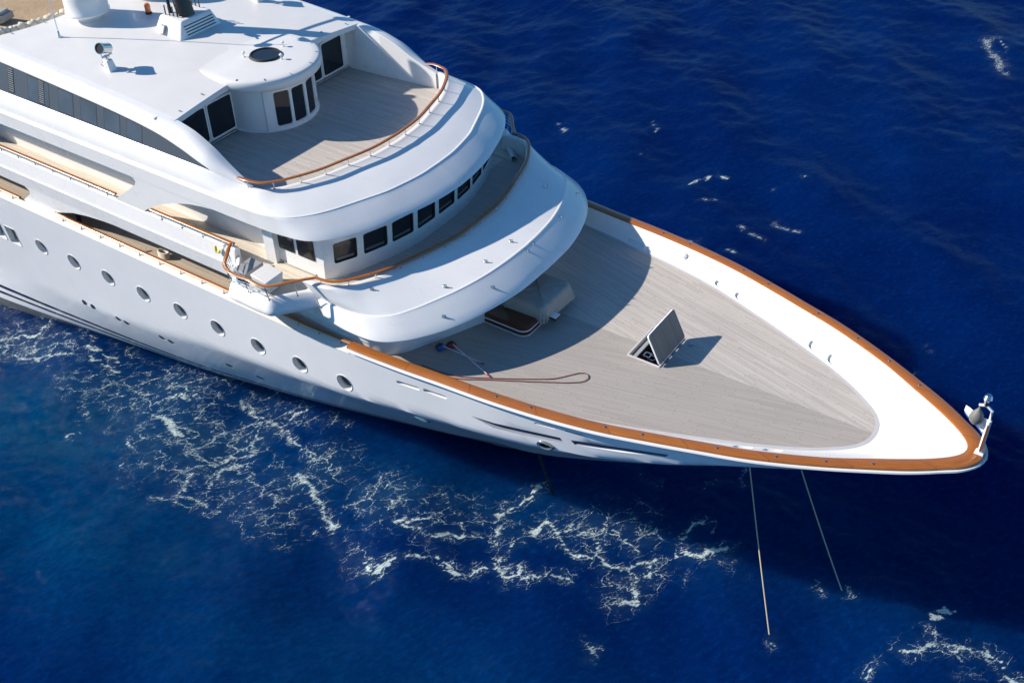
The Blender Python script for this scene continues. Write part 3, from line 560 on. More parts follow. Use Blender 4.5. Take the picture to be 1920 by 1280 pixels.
# ------------------------------------------------------------------ bridge wings
def wing(sg):
    P = [(-28.85, 6.8), (-28.55, 6.98), (-28.0, 7.62), (-27.55, 8.15), (-27.2, 8.33), (-26.6, 8.36), (-25.6, 8.36), (-25.15, 8.3), (-24.92, 8.05), (-24.5, 7.5), (-24.05, 6.98), (-23.75, 6.7), (-23.3, 6.3)]
    P = resamp(P, 60); cx = np.array([-26.4, 6.2]); t = np.gradient(P, axis=0); n = np.stack([-t[:, 1], t[:, 0]], 1); n /= np.linalg.norm(n, axis=1)[:, None]; 
    if (n[30]@(P[30]-cx)) < 0: n = -n
    O = lambda d: P+n*d
    rows = [(-.36, 10.76), (-.36, 11.0), (-.32, 11.03), (-.25, 11.02), (-.17, 10.97), (-.04, 10.78), (.05, 10.60), (.09, 10.5), (.09, 10.40), (.05, 10.34), (-.2, 10.30), (-.9, 10.26)]
    drop = np.where(P[:, 0] < -26.9, np.clip((8.36-P[:, 1])/1.45, 0, 1), 0)
    mb = MB(); mb.grid([[(a, sg*b, z-1.0*dr*float(np.clip((11.0-z)/.6, 0, 1))) for (a, b), dr in zip(O(d), drop)] for d, z in rows])
    q = O(-.35); mb.add([(a, sg*b, 10.757) for a, b in q], [list(range(len(q)))], 1); q = O(-.89); mb.add([(a, sg*b, 10.26) for a, b in q], [list(range(len(q)))], 0)
    o = mb.build('bridge_wing', ['white', 'sidedeck'], yacht, 45, merge=0)
    # console with a hinged cover
    mb = MB(); mb.prism([(-26.5, sg*7.75, 10.78), (-26.5, sg*6.95, 10.78), (-25.75, sg*6.95, 10.78), (-25.75, sg*7.75, 10.78)], [(-26.55, sg*7.85, 11.5), (-26.55, sg*6.9, 11.5), (-25.65, sg*6.93, 11.42), (-25.65, sg*7.9, 11.42)]); mb.build('wing_console', 'white', o, 20, .04)
    mb = MB(); mb.box((-27.4, sg*7.15, 10.98), (.7, 1.0, .42)); mb.build('bench', 'grey', o, 0, .03)
    return o
wings = {sg: wing(sg) for sg in (-1, 1)}
# ------------------------------------------------------------------ hand rails
def handrail(pts, base_fn, every, parent=yacht, w_=.085, h_=.038, wires=0, mat='varnish', skip=()):
    mb = MB(); mb.tube(pts, w_, 10, False, 0, h_); r = mb.build('handrail', mat, parent, 50)
    P = np.array(pts); d = np.concatenate([[0], np.cumsum(np.linalg.norm(np.diff(P, axis=0), axis=1))]); n = max(2, int(d[-1]/every)); 
    for k in range(n+1):
        s = (k+.5)*d[-1]/(n+1); p = np.array([np.interp(s, d, P[:, i]) for i in range(3)]); b = base_fn(p)
        mb = MB(); mb.tube([b, p-np.array([0, 0, .02])], .02, 6); mb.lathe([(.045, -.01), (.045, .015), (.02, .03)], b, 8); mb.build('stanchion', 'steel', r, 40)
    if wires:
        for k in range(wires):
            f = (k+1)/(wires+1); mb = MB(); mb.tube([tuple(np.array(base_fn(p))*(1-f)+p*f) for p in P], .016, 6); mb.build('guard_wire', 'steel', r)
    return r
upr = z3(full(np.vstack([UP['rail'], [(-27.9, 6.12), (-28.25, 6.08)]])), 14.5)
upr[[0, -1], 2] = 14.44
handrail([tuple(p) for p in upr], lambda p: np.array([p[0], p[1], 14.18]), 1.12)
f = resamp(np.vstack([LO['rail'], [(-24.3, 7.2)]])[::1], 90); f[0, 1] = 0
wp = resamp([(-23.95, 6.88), (-24.45, 7.45), (-24.9, 8.05), (-25.15, 8.3), (-26.2, 8.36), (-27.2, 8.35), (-27.5, 8.2), (-28.0, 7.6), (-28.45, 6.97)], 50)
lor = z3(full(np.vstack([LO['rail'], wp[1:]])), 11.75)
def lo_base(p): return np.array([p[0], p[1], 11.50]) if p[0] > -24.0 else np.array([p[0]+.0, p[1]-math.copysign(.12, p[1]), 11.0])
lr = handrail([tuple(p) for p in lor], lo_base, 1.15)
for sg in (-1, 1):
    for zz in (11.22, 11.40, 11.56):
        mb = MB(); mb.tube([(x, sg*(y-.09), zz) for x, y in wp[15:44]], .016, 6); mb.build('guard_wire', 'steel', lr)
    handrail([(x, sg*6.8, 11.66) for x in np.linspace(-28.42, -33.35, 30)], lambda p: np.array([p[0], p[1]-math.copysign(.10, p[1])*-1*.2, 11.38]), 1.3, wires=1)
    handrail([(x, sg*6.78, 11.66) for x in np.linspace(-35.6, -48.0, 40)], lambda p: np.array([p[0], p[1], 11.38]), 1.35, wires=1)
    handrail([(x, sg*(float(hullb(np.array(-x), np.array(8.85)))-.28), 9.16) for x in np.linspace(-22.45, -27.0, 24)], lambda p: np.array([p[0], p[1], 8.93]), 1.2)
    handrail([(x, sg*6.97, 9.14) for x in np.linspace(-28.8, -40.6, 50)], lambda p: np.array([p[0], p[1]+math.copysign(.06, p[1]), 8.93]), 1.35)
    handrail([(x, sg*6.97, 9.14) for x in np.linspace(-43.1, -50, 20)], lambda p: np.array([p[0], p[1]+math.copysign(.06, p[1]), 8.93]), 1.35)
# ------------------------------------------------------------------ house side, window band, roof
XS = np.concatenate([np.linspace(-27.6, -33, 40), np.linspace(-33.4, AFT, 60)])
by, bz = winbot(XS); ey, ez = edge(XS); tz = np.maximum(wintop(XS), bz+.0); 
gl = np.clip((-29.35-XS)/.25, 0, 1); tz = bz*(1-gl)+tz*gl; tz = np.minimum(tz, ez-.12*gl); ty = by-(tz-bz)*.26
for sg in (-1, 1):
    k = XS < -29.3; mb = MB(); mb.grid([[(x, sg*y, z) for x, y, z in zip(XS[k], by[k], bz[k])], [(x, sg*y, z) for x, y, z in zip(XS[k], ty[k], tz[k])]]); bandp = mb.build('window_band', 'band', yacht, 20, merge=0)
    # panes and louvres set in the band
    def band_quad(x0, x1, f0, f1, off): 
        out = []
        for x, fv in ((x0, f0), (x1, f0), (x1, f1), (x0, f1)):
            b_, bzz = winbot(np.array(x)); t_ = float(wintop(np.array(x))); z = float(bzz)+(t_-float(bzz))*fv; out.append((x, sg*(float(b_)-(z-float(bzz))*.26+off), z))
        return out
    for x0, x1 in ((-38.55, -37.6), (-37.1, -36.1), (-35.6, -34.65), (-34.2, -33.3), (-40.6, -39.2)):
        mb = MB(); a = band_quad(x0, x1, .07, .93, .006); mb.add(a, [[0, 1, 2, 3]]); 
        q = band_quad(x0-.03, x1+.03, .04, .96, .003); mb.add(q, [[0, 1, 2, 3]], 1); mb.build('pane', ['pane', 'rubber'], bandp, 0, merge=0)
    for x0 in (-42.0, -39.9):
        mb = MB(); a = band_quad(x0, x0+.42, .08, .95, .008); mb.add(a, [[0, 1, 2, 3]], 1)
        for j in range(11):
            f0 = .12+.077*j; q = band_quad(x0+.04, x0+.38, f0, f0+.03, .010); q2 = band_quad(x0+.03, x0+.39, f0+.02, f0+.03, .02); mb.prism(q, q2, 0)
        mb.build('louvre', ['grey', 'black'], bandp, 0, merge=0)
    # shoulder from the glass up to the roof edge / beam crest, then the inner face of the beam
    mb = MB(); rows = [[(x, sg*y, z) for x, y, z in zip(XS, ty, tz)]]
    for f in (.02, .3, .55, .75, .9, 1.0):
        a = f*math.pi/2; rows.append([(x, sg*(y0+.02*(f > 0)+(y1-y0)*(1-math.cos(a))), z0+(z1-z0)*math.sin(a)) for x, y0, z0, y1, z1 in zip(XS, ty, tz, ey, ez)])
    rows.append([(x, sg*(y-.16), z+(.018 if x < -32 else -.01)) for x, y, z in zip(XS, ey, ez)])
    mb.grid(rows)
    kk = XS > -32.75; mb.grid([[(x, sg*(y-.16), z-(.01 if x > -32 else .03)) for x, y, z in zip(XS[kk], ey[kk], ez[kk])], [(x, sg*(y-.19), z-.04) for x, y, z in zip(XS[kk], ey[kk], ez[kk])], [(x, sg*(y-.20), 13.44) for x, y in zip(XS[kk], ey[kk])]])
    mb.build('house_side', 'white', yacht, 45, merge=0)
def roofz(x, y): return float(edge(np.array(x))[1] if x < -32 else 15.72+.05*(x+32)*-1)+.26*(1-min(1, abs(y)/5.7)**2)
def front_x(y): return -31.9-.32*(1-min(1, abs(y)/5.7))
def aft_x(y): a = abs(y)/5.1; return -42.75-.95*min(1, a)**3.2
mb = MB(); ys = np.linspace(-5.7, 5.7, 49); nx = 30; rows = []
for i in range(nx+1):
    f = i/nx; rows.append([(front_x(y)*(1-f)+aft_x(y)*f, y, roofz(front_x(y)*(1-f)+aft_x(y)*f, y)) for y in ys])
mb.grid(rows)
fr = [(front_x(y), y, roofz(front_x(y), y)) for y in ys]; mb.grid([fr, [(x+.03, y, z-.05) for x, y, z in fr], [(x+.03, y, z-.22) for x, y, z in fr], [(x-.05, y, z-.26) for x, y, z in fr], [(-32.62, y, z-.26) for x, y, z in fr]])
ar = [(aft_x(y), y, roofz(aft_x(y), y)) for y in ys]; mb.grid([ar, [(x-.04, y, z-.06) for x, y, z in ar], [(x-.04, y, z-.5) for x, y, z in ar]])
roof = mb.build('roof', 'roofw', yacht, 50, merge=0)
for y, x in ((-5.1, -32.2), (-3.7, -32.35), (-2.5, -32.5), (3.7, -32.35), (5.2, -32.2), (-4.7, -43.3), (-3.2, -42.9)):
    mb = MB(); mb.box((x, y, roofz(x, y)+.02), (.10, .05, .05), Matrix.Rotation(R_(10), 3, 'Z')); mb.build('deck_cleat', 'steel', roof, 0)
# side strip of roof aft of the awning well
for sg in (-1, 1):
    mb = MB(); xr = np.linspace(-43.6, AFT, 30); e = [edge(np.array(x)) for x in xr]; mb.grid([[(x, sg*float(q[0]), float(q[1])) for x, q in zip(xr, e)], [(x, sg*5.1, float(q[1])+.04) for x, q in zip(xr, e)], [(x, sg*5.05, float(q[1])-.7) for x, q in zip(xr, e)]]); mb.build('roof_coaming', 'roofw', yacht, 40, merge=0)
mb = MB(); mb.add([(-42.6, -5.1, 15.5), (-42.6, 5.1, 15.5), (AFT, 5.1, 16.2), (AFT, -5.1, 16.2)], [[0, 1, 2, 3]]); mb.build('aft_deck', 'deck0', yacht, 0)
# ------------------------------------------------------------------ sun deck front wall with sliding doors, turret
mb = MB(); mb.box((-32.72, 0, 14.6), (.10, 12.1, 2.34)); sdw = mb.build('sun_deck_wall', 'white', yacht, 0)
for y0, y1 in ((-5.05, -3.5), (-3.46, -1.98), (3.72, 5.2), (2.2, 3.68)):
    mb = MB(); L = rrect(y0, y1, 13.56, 15.28, .12); mb.prism([(-32.65, y, z) for y, z in L], [(-32.60, y, z) for y, z in L], 0); L2 = rrect(y0+.07, y1-.07, 13.66, 15.2, .10); mb.prism([(-32.60, y, z) for y, z in L2], [(-32.594, y, z) for y, z in L2], 1); mb.build('sliding_door', ['white', 'glass'], sdw, 20, merge=0)
for y in (-3.85, 3.85):
    mb = MB(); mb.box((-32.55, y, 13.50), (.14, 3.6, .05)); mb.build('door_track', 'steel', sdw, 0)
TC = (-32.72, .2); TR = 2.12
def tur(a, z, r=None):
    r = TR+.08*(np.abs(np.asarray(a)+.10) < .74) if r is None else r
    return np.stack([TC[0]+r*np.cos(a), TC[1]+r*np.sin(a), z], -1)
AW = [R_(a) for a in (-27.5, -6, 16)]
tl = [rrect(TR*(a)-.35, TR*(a)+.35, 13.62, 15.3, .11) for a in AW]
gs = np.array([(u, z) for u in np.linspace(-TR*1.62, TR*1.62, 150) for z in np.linspace(13.44, 15.9, 8)]); vo, F = cut_skin(gs, tl)
mb = MB(); mb.add(tur(vo[:, 0]/TR, vo[:, 1]), F.tolist()); turret = mb.build('turret', 'white', yacht, 40)
for L in tl:
    A = np.array([tur(np.array(u/TR), np.array(z), TR+.10) for u, z in L]); B_ = np.array([tur(np.array(u/TR), np.array(z), TR+.03) for u, z in L]); c = A.mean(0); cb = B_.mean(0); mb = MB(); cl = lambda P: list(P)+[P[0]]
    mb.grid([cl(c+(A-c)*1.10-np.array([.018, 0, 0])), cl(A), cl(c+(A-c)*.97), cl(cb+(B_-cb)*.94)], 0); mb.add(cb+(B_-cb)*.96, [list(range(len(A)))], 1); mb.build('window', ['white', 'glass'], turret, 30, merge=0)
mb = MB(); mb.lathe([(TR+.02, 13.452), (TR+.10, 13.452), (TR+.10, 13.47), (TR+.02, 13.50)], (TC[0], TC[1], 0), 60); mb.build('door_track', 'white', turret)
# turret roof: rounded tongue growing out of the main roof
TX, TRR = -32.55, 2.58; zt = 16.03
def tong(off, n=40):
    a = np.linspace(-math.pi/2, math.pi/2, n); r = TRR+off; f = [(TX+r*math.cos(t), .02+r*math.sin(t), 0.0) for t in a]
    side = [(-33.0, 1.0, .12), (-33.5, .985, .35), (-34.0, .955, .6), (-34.6, .90, .82), (-35.3, .82, 1.0)]
    return [(x, .02-r*k, m) for x, k, m in side[::-1]]+f+[(x, .02+r*k, m) for x, k, m in side]
mb = MB(); prof = [(-.36, 15.56), (-.10, 15.60), (-.02, 15.68), (.035, 15.82), (.035, 15.95), (.0, 16.05), (-.05, 16.10), (-.12, 16.13), (-.4, 16.15), (-.9, 16.18), (-1.6, 16.2), (-2.3, 16.21)]
rows = []
for d, z in prof:
    rows.append([(x, y, z*(1-m)+min(z, roofz(x, y)-.03)*m if z > 15.7 else min(z, roofz(x, y)-.05)) for x, y, m in tong(d)])
mb.grid(rows); mb.add([p for p in rows[-1]], [list(range(len(rows[-1])))]); troof = mb.build('turret_roof', 'roofw', yacht, 60, merge=0)
mb = MB(); mb.lathe([(.0, .035), (.60, .035)], (-32.3, .05, 16.22), 40, 1, cap=False); mb.lathe([(.60, .03), (.60, .07), (.66, .075), (.70, .0), (.72, -.04)], (-32.3, .05, 16.22), 40, 0, cap=False); mb.build('skylight', ['rubber', 'glass'], troof, 40, merge=0)
for x, y in ((-33.0, -.55), (-32.3, 1.15), (-31.45, .15)):
    mb = MB(); mb.lathe([(.06, 0), (.06, .03), (.02, .05), (.02, .16), (.07, .18), (.08, .24), (0, .3)], (x, y, 16.18), 10); mb.build('navigation_fitting', 'white' if y else 'steel', troof)
for a in (-70, -42, -15, 15, 42, 66):
    mb = MB(); x, y = TX+2.42*math.cos(R_(a)), 2.42*math.sin(R_(a)); mb.box((x, y, 16.13), (.10, .05, .05), Matrix.Rotation(R_(a), 3, 'Z')); mb.build('deck_cleat', 'steel', troof, 0)
# ------------------------------------------------------------------ roof equipment
bx0, bx1, by0, by1 = -38.2, -36.45, -1.1, 1.4
zb_ = roofz(-37.5, 0)-.12
mb = MB(); B_ = [(bx0, by0, zb_-.1), (bx1+.12, by0, zb_-.1), (bx1+.12, by1+.1, zb_-.1), (bx0, by1+.1, zb_-.1)]; T_ = [(bx0+.12, by0+.55, zb_+.78), (bx1-.22, by0+.55, zb_+.74), (bx1-.22, by1-.18, zb_+.74), (bx0+.12, by1-.18, zb_+.78)]
mb.prism(B_, T_); vent = mb.build('vent_housing', 'white', yacht, 20, .09)
mb = MB()
def fpt(y, f, off=.0): x = (bx1+.12)*(1-f)+(bx1-.22)*f+off; z = (zb_-.1)*(1-f)+(zb_+.74)*f; return (x, y, z)
mb.prism([fpt(by0+.45, .2, .005), fpt(by1-.1, .2, .005), fpt(by1-.22, .85, .005), fpt(by0+.62, .85, .005)], [fpt(by0+.45, .2, .02), fpt(by1-.1, .2, .02), fpt(by1-.22, .85, .02), fpt(by0+.62, .85, .02)], 0)
for k in range(4):
    f = .30+.14*k; mb.prism([fpt(by0+.55, f, .021), fpt(by1-.25, f, .021), fpt(by1-.25, f+.05, .021), fpt(by0+.55, f+.05, .021)], [fpt(by0+.55, f, .03), fpt(by1-.25, f, .03), fpt(by1-.25, f+.05, .03), fpt(by0+.55, f+.05, .03)], 1)
mb.build('grille', ['white', 'black'], vent, 0)
mb = MB(); mb.prism([(-37.8, by0+.16, zb_+.2), (-37.45, by0+.16, zb_+.2), (-37.5, by0+.34, zb_+.48), (-37.75, by0+.34, zb_+.48)], [(-37.8, by0+.02, zb_+.2), (-37.45, by0+.02, zb_+.2), (-37.5, by0+.22, zb_+.48), (-37.75, by0+.22, zb_+.48)]); mb.build('air_scoop', 'grey', vent, 0)
def loft_circ(P, Rr, n=20):
    mb.tube(P, Rr, n)
mb = MB(); mb.tube([(-37.15, .18, zb_+.7), (-38.2, .18, zb_+5.1)], [.40, .28], 20); mast = mb.build('mast', 'black', yacht)
mb = MB(); mb.tube([(-37.8, -.12, zb_+.7), (-38.2, -.12, zb_+4.6)], .075, 10); mb.build('exhaust_pipe', 'black', mast)
mb = MB(); mb.tube([(-38.2, -2.1, zb_+3.5), (-38.2, 2.4, zb_+3.5)], .07, 8); mb.tube([(-38.4, -1.3, zb_+4.4), (-38.4, 1.7, zb_+4.4)], .06, 8); mb.build('crosstree', 'black', mast)
for y, z in ((-2.1, 3.5), (2.4, 3.5), (1.7, 4.4), (-1.3, 4.4)):
    mb = MB(); mb.lathe([(.0, 0), (.2, .02), (.24, .16), (.2, .32), (.1, .4), (0, .42)], (-38.25, y, zb_+z), 16); mb.build('antenna_dome', 'white', mast)
mb = MB(); mb.lathe([(.0, -.16), (.13, -.16), (.15, .1), (.10, .16), (0, .16)], (-36.85, -.05, zb_+1.75), 14, 0, Matrix.Rotation(R_(80), 3, 'Y')); mb.tube([(-37.2, -.1, zb_+1.95), (-36.8, -.45, zb_+2.05)], .035, 6, mi=1); mb.build('horn', ['steel', 'white'], mast)
for k in range(7):
    mb = MB(); x = bx0+.35+.22*k if k < 4 else bx0+.5+.25*(k-4); y = by0+.72+.03*k if k < 4 else by1-.35; mb.tube([(x, y, zb_+.74), (x, y, zb_+1.2)], .03, 6); mb.tube([(x, y, zb_+.80), (x+.25, y+.05, zb_+.80)], .014, 5, mi=1); mb.build('mooring_post', ['black', 'steel'], vent)
def radome(sg):
    x, y = -41.6, sg*1.72; z = roofz(x, y)
    mb = MB(); mb.lathe([(.52, -.2), (.52, .05), (.62, .22), (.96, .30), (1.0, .36), (1.0, .42), (.965, .46), (.96, 1.0), (.93, 1.3), (.82, 1.62), (.62, 1.86), (.34, 2.0), (0, 2.05)], (x, y, z), 48); return mb.build('radome', 'white', yacht, 50, merge=0)
for sg in (-1, 1): radome(sg)
def searchlight(sg):
    x, y = -37.05, sg*4.45; z = roofz(x, y); mb = MB()
    mb.prism([(x-.22, y-.2, z-.05), (x+.24, y-.2, z-.05), (x+.24, y+.2, z-.05), (x-.22, y+.2, z-.05)], [(x-.16, y-.15, z+.45), (x+.10, y-.15, z+.45), (x+.10, y+.15, z+.45), (x-.16, y+.15, z+.45)], 0); o = mb.build('searchlight', 'white', yacht, 20, .03)
    mb = MB(); mb.lathe([(.07, .42), (.07, .55), (.13, .57), (.13, .62)], (x-.03, y, z), 12)
    for s2 in (-1, 1): mb.box((x-.03, y+s2*.26, z+.78), (.07, .03, .42))
    mb.box((x-.03, y, z+.62), (.08, .54, .04)); mb.build('yoke', 'steel', o, 0)
    Rm = Vector((.20, -.78, .30)).to_track_quat('Z', 'Y').to_matrix(); c0 = Vector((x-.03, y, z+.95))
    mb = MB(); mb.lathe([(.001, -.30), (.16, -.30), (.21, -.26), (.22, .28), (.245, .29), (.245, .34), (.215, .34), (.21, .30)], c0, 24, 0, Rm, False); mb.lathe([(.215, .31), (0, .31)], c0, 24, 1, Rm, False); mb.build('lamp_drum', ['steel', 'dark'], o, 40, merge=0)
    mb = MB(); mb.tube([(x-.1, y-.21, z+.2), (x-.14, y-.29, z+.3), (x-.1, y-.21, z+.4)], .014, 6); mb.build('cable', 'red', o)
for sg in (-1, 1): searchlight(sg)
xa, ya = -41.2, -3.75; za = roofz(xa, ya)
mb = MB(); mb.lathe([(.09, 0), (.09, .05), (.05, .12), (.045, .28), (.03, .30)], (xa, ya, za), 12); mb.tube([(xa, ya, za+.28), (xa, ya, za+6.3)], .024, 8, mi=1); mb.build('whip_antenna', ['steel', 'white'], yacht)
mb = MB(); x, y = -39.75, .15; z = roofz(x, y); mb.lathe([(.16, -.02), (.16, .06), (.10, .10)], (x, y, z), 14, 1); mb.lathe([(.13, .10), (.135, .38), (.09, .48), (0, .5)], (x, y, z), 16, 0); mb.build('beacon', ['orange', 'black'], yacht)
# ------------------------------------------------------------------ jackstaff at the bow
mb = MB(); bz_ = 9.42
mb.prism([(-.30, -.14, bz_), (.02, -.14, bz_), (.02, .14, bz_), (-.30, .14, bz_)], [(-.28, -.12, bz_+.08), (.0, -.12, bz_+.08), (.0, .12, bz_+.08), (-.28, .12, bz_+.08)], 0)
mb.tube([(-.14, 0, bz_+.05), (-.16, 0, bz_+1.5)], .085, 10, mi=0); jack = mb.build('jackstaff', ['white'], yacht, 40, .015)
mb = MB(); mb.box((-.135, -.085, bz_+.74), (.07, .03, 1.2)); mb.build('teak_insert', 'varnish', jack, 0)
mb = MB(); mb.tube([(-.16, 0, bz_+1.45), (-.17, 0, bz_+1.9), (-.40, 0, bz_+2.06), (-.62, 0, bz_+1.98)], .05, 8); mb.build('bracket', 'white', jack)
mb = MB(); mb.lathe([(0, 0), (.09, 0), (.09, .16), (.12, .18), (.15, .28), (.11, .34), (.14, .36), (.1, .42), (0, .42)], (-.42, .02, bz_+2.06), 14); mb.build('anchor_light', 'steel', jack)
# ------------------------------------------------------------------ small items carried on board (things of their own)
mb = MB(); mb.lathe([(0, -.3), (.13, -.28), (.21, -.18), (.24, -.05), (.21, .09), (.13, .22), (.05, .34), (.02, .44), (0, .45)], (-.58, 0, bz_+1.48), 20); tag(mb.build('anchor_ball', 'bell'), 'dark grey pear shaped signal ball hanging under the bow staff', 'signal ball')
mb = MB(); rows = []
for i in range(16):
    u = i/15; zt_ = 10.92+.16*u; zb2 = 10.28+.62*u
    rows.append([(-.22-.80*u, .06*math.sin(6*u+2.5*v)*u**.5+.10*u, zb2*(1-v)+zt_*v) for v in np.linspace(0, 1, 8)])
mb.grid(rows); fl = mb.build('flag', 'flagw', None, 60); tag(fl, 'small white flag with a blue lower edge flying from the bow staff', 'flag')
mb = MB(); mb.grid([[(r[0][0]-.0, r[0][1]+.004, r[0][2]+.015) for r in rows], [(r[0][0]+.03, r[0][1]+.01, r[0][2]-.11) for r in rows]]); mb.build('blue_hem', 'flagb', fl, 60)
for mdl in (fl,):
    so = mdl.modifiers.new('thickness', 'SOLIDIFY'); so.thickness = .01
# covered seat unit under the brow
td = thing('covered_bench', 'dark wooden foredeck seat unit half hidden below the lower brow under a grey canvas cover', 'bench', (-18.2, -.2, 8.5))
def rr3(x0, x1, y0, y1, r, z, k=1.0):
    cx, cy = (x0+x1)/2, (y0+y1)/2; return [(cx+(a-cx)*k, cy+(b-cy)*k, z) for a, b in rrect(x0, x1, y0, y1, r, 6)]
cl = lambda P: list(P)+[P[0]]
bx = (-20.2, -17.3, -2.25, .55, .38)
mb = MB()
for z0_, z1_, mi, k in ((8.5, 8.54, 1, 1.0), (8.54, 8.72, 0, .99), (8.72, 8.77, 1, 1.0), (8.77, 9.02, 0, .985)):
    mb.grid([cl(rr3(*bx, z0_, k)), cl(rr3(*bx, z1_, k))], mi); mb.add(rr3(*bx, z1_, k), [list(range(28))], mi)
mb.build('seat_base', ['mahog', 'white'], td, 40, merge=0)
mb = MB(); mb.box((-17.0, -.92, 8.98), (.75, .34, .16), None, 0); mb.box((-17.0, -.92, 9.07), (.78, .36, .03), None, 1); mb.build('side_leaf', ['mahog', 'white'], td, 0, .01)
mb = MB(); n = 72; rows = []
ol = np.array([(a, b) for a, b in rrect(-18.95, -16.95, -1.42, .78, .24, 17)]); cxy = ol.mean(0)
for f, z, wv in ((1.10, 8.92, .08), (1.07, 9.05, .05), (1.04, 9.2, .03), (1.01, 9.34, .015), (.985, 9.48, .006), (.94, 9.57, 0), (.86, 9.60, 0), (.5, 9.63, 0), (.02, 9.64, 0)):
    r_ = []
    for k, p in enumerate(ol):
        a = k/len(ol)*2*math.pi; q = cxy+(p-cxy)*f+(p-cxy)/np.linalg.norm(p-cxy)*wv*(math.sin(13*a+.6)+.6*math.sin(29*a)); r_.append((q[0], q[1], z+.05*wv*10*math.sin(17*a)*.3-.02*math.sin(3*a)))
    rows.append(cl(r_))
mb.grid(rows); mb.build('cover', 'coverg', td, 60, merge=0)
# deck brushes
def brush(name, label, head, tip, mat):
    t = thing(name, label, 'deck brush', (head[0], head[1], 8.5), 'deck brushes on the foredeck'); h = Vector((*head, 8.62)); q = Vector((*tip, 8.56)); d = (q-h).normalized()
    mb = MB(); mb.lathe([(.10, -.12), (.19, -.12), (.20, -.02), (.16, .06), (.05, .08)], h, 18, 0, Matrix.Rotation(R_(20), 3, d.cross(Vector((0, 0, 1))))); mb.build('brush_head', mat, t)
    mb = MB(); mb.lathe([(.21, -.01), (.12, .10), (.04, .12)], h, 18); mb.build('collar', 'black', t)
    mb = MB(); mb.tube([h+Vector((0, 0, .08)), h.lerp(q, .6)+Vector((0, 0, .04)), q], .019, 8); mb.build('pole', 'line' if False else 'flagw', t)
    mb = MB(); mb.tube([q-d*.35, q], .026, 8); mb.build('grip', 'red', t)
brush('deck_brush', 'blue headed deck brush lying on the shaded foredeck', (-19.85, -4.62), (-17.75, -4.52), 'blue')
brush('deck_brush', 'red headed deck brush with the longer pole on the shaded foredeck', (-19.55, -4.28), (-17.15, -5.02), 'red')
rp = [(-19.86, -5.87), (-18.85, -5.80), (-18.2, -5.63), (-17.45, -5.25), (-16.72, -4.83), (-15.67, -4.19), (-14.99, -3.71), (-14.59, -3.21), (-14.31, -2.88), (-14.1, -2.80), (-13.93, -2.96), (-13.97, -3.25), (-14.27, -3.53), (-15.0, -3.98), (-15.6, -4.33), (-16.62, -4.90), (-17.4, -5.34), (-18.1, -5.74), (-18.9, -5.93)]
mb = MB(); mb.tube([(x, y, 8.53) for x, y in resamp(rp, 120)], .017, 6); tag(mb.build('rope', 'rope', None), 'thin red rope laid in a long loop on the teak foredeck', 'rope')
# float with a yellow lanyard on the outside of the bridge deck bulwark
mb = MB(); mb.lathe([(0, -.16), (.05, -.15), (.06, .1), (.03, .16), (0, .17)], (-29.35, -7.02, 11.2), 10); mb.lathe([(0, -.05), (.07, -.04), (.07, .05), (0, .06)], (-29.2, -7.02, 11.12), 10, 0, Matrix.Rotation(R_(80), 3, 'Y')); mb.tube([(-29.35, -7.0, 11.36), (-29.2, -6.93, 11.48), (-29.0, -6.86, 11.62)], .012, 5, mi=1); tag(mb.build('safety_light', ['yellow', 'flagw']), 'yellow rescue light hanging on the white bulwark aft of the bridge wing', 'rescue light')
mb = MB(); mb.tube([(-35.35+.02*k, -6.3-.03*math.sin(k*2.1), 8.62+.035*k) for k in range(2)], .1, 10)
for k in range(6): mb.tube([(-34.2+.30*math.cos(a), -6.15+.16*math.sin(a), 8.56+.05*k) for a in np.linspace(0, 2*math.pi, 20)], .035, 6)
tag(mb.build('rope_coil', 'creamcv'), 'pale mooring rope coil on the side deck beneath the bridge deck fascia', 'rope coil')
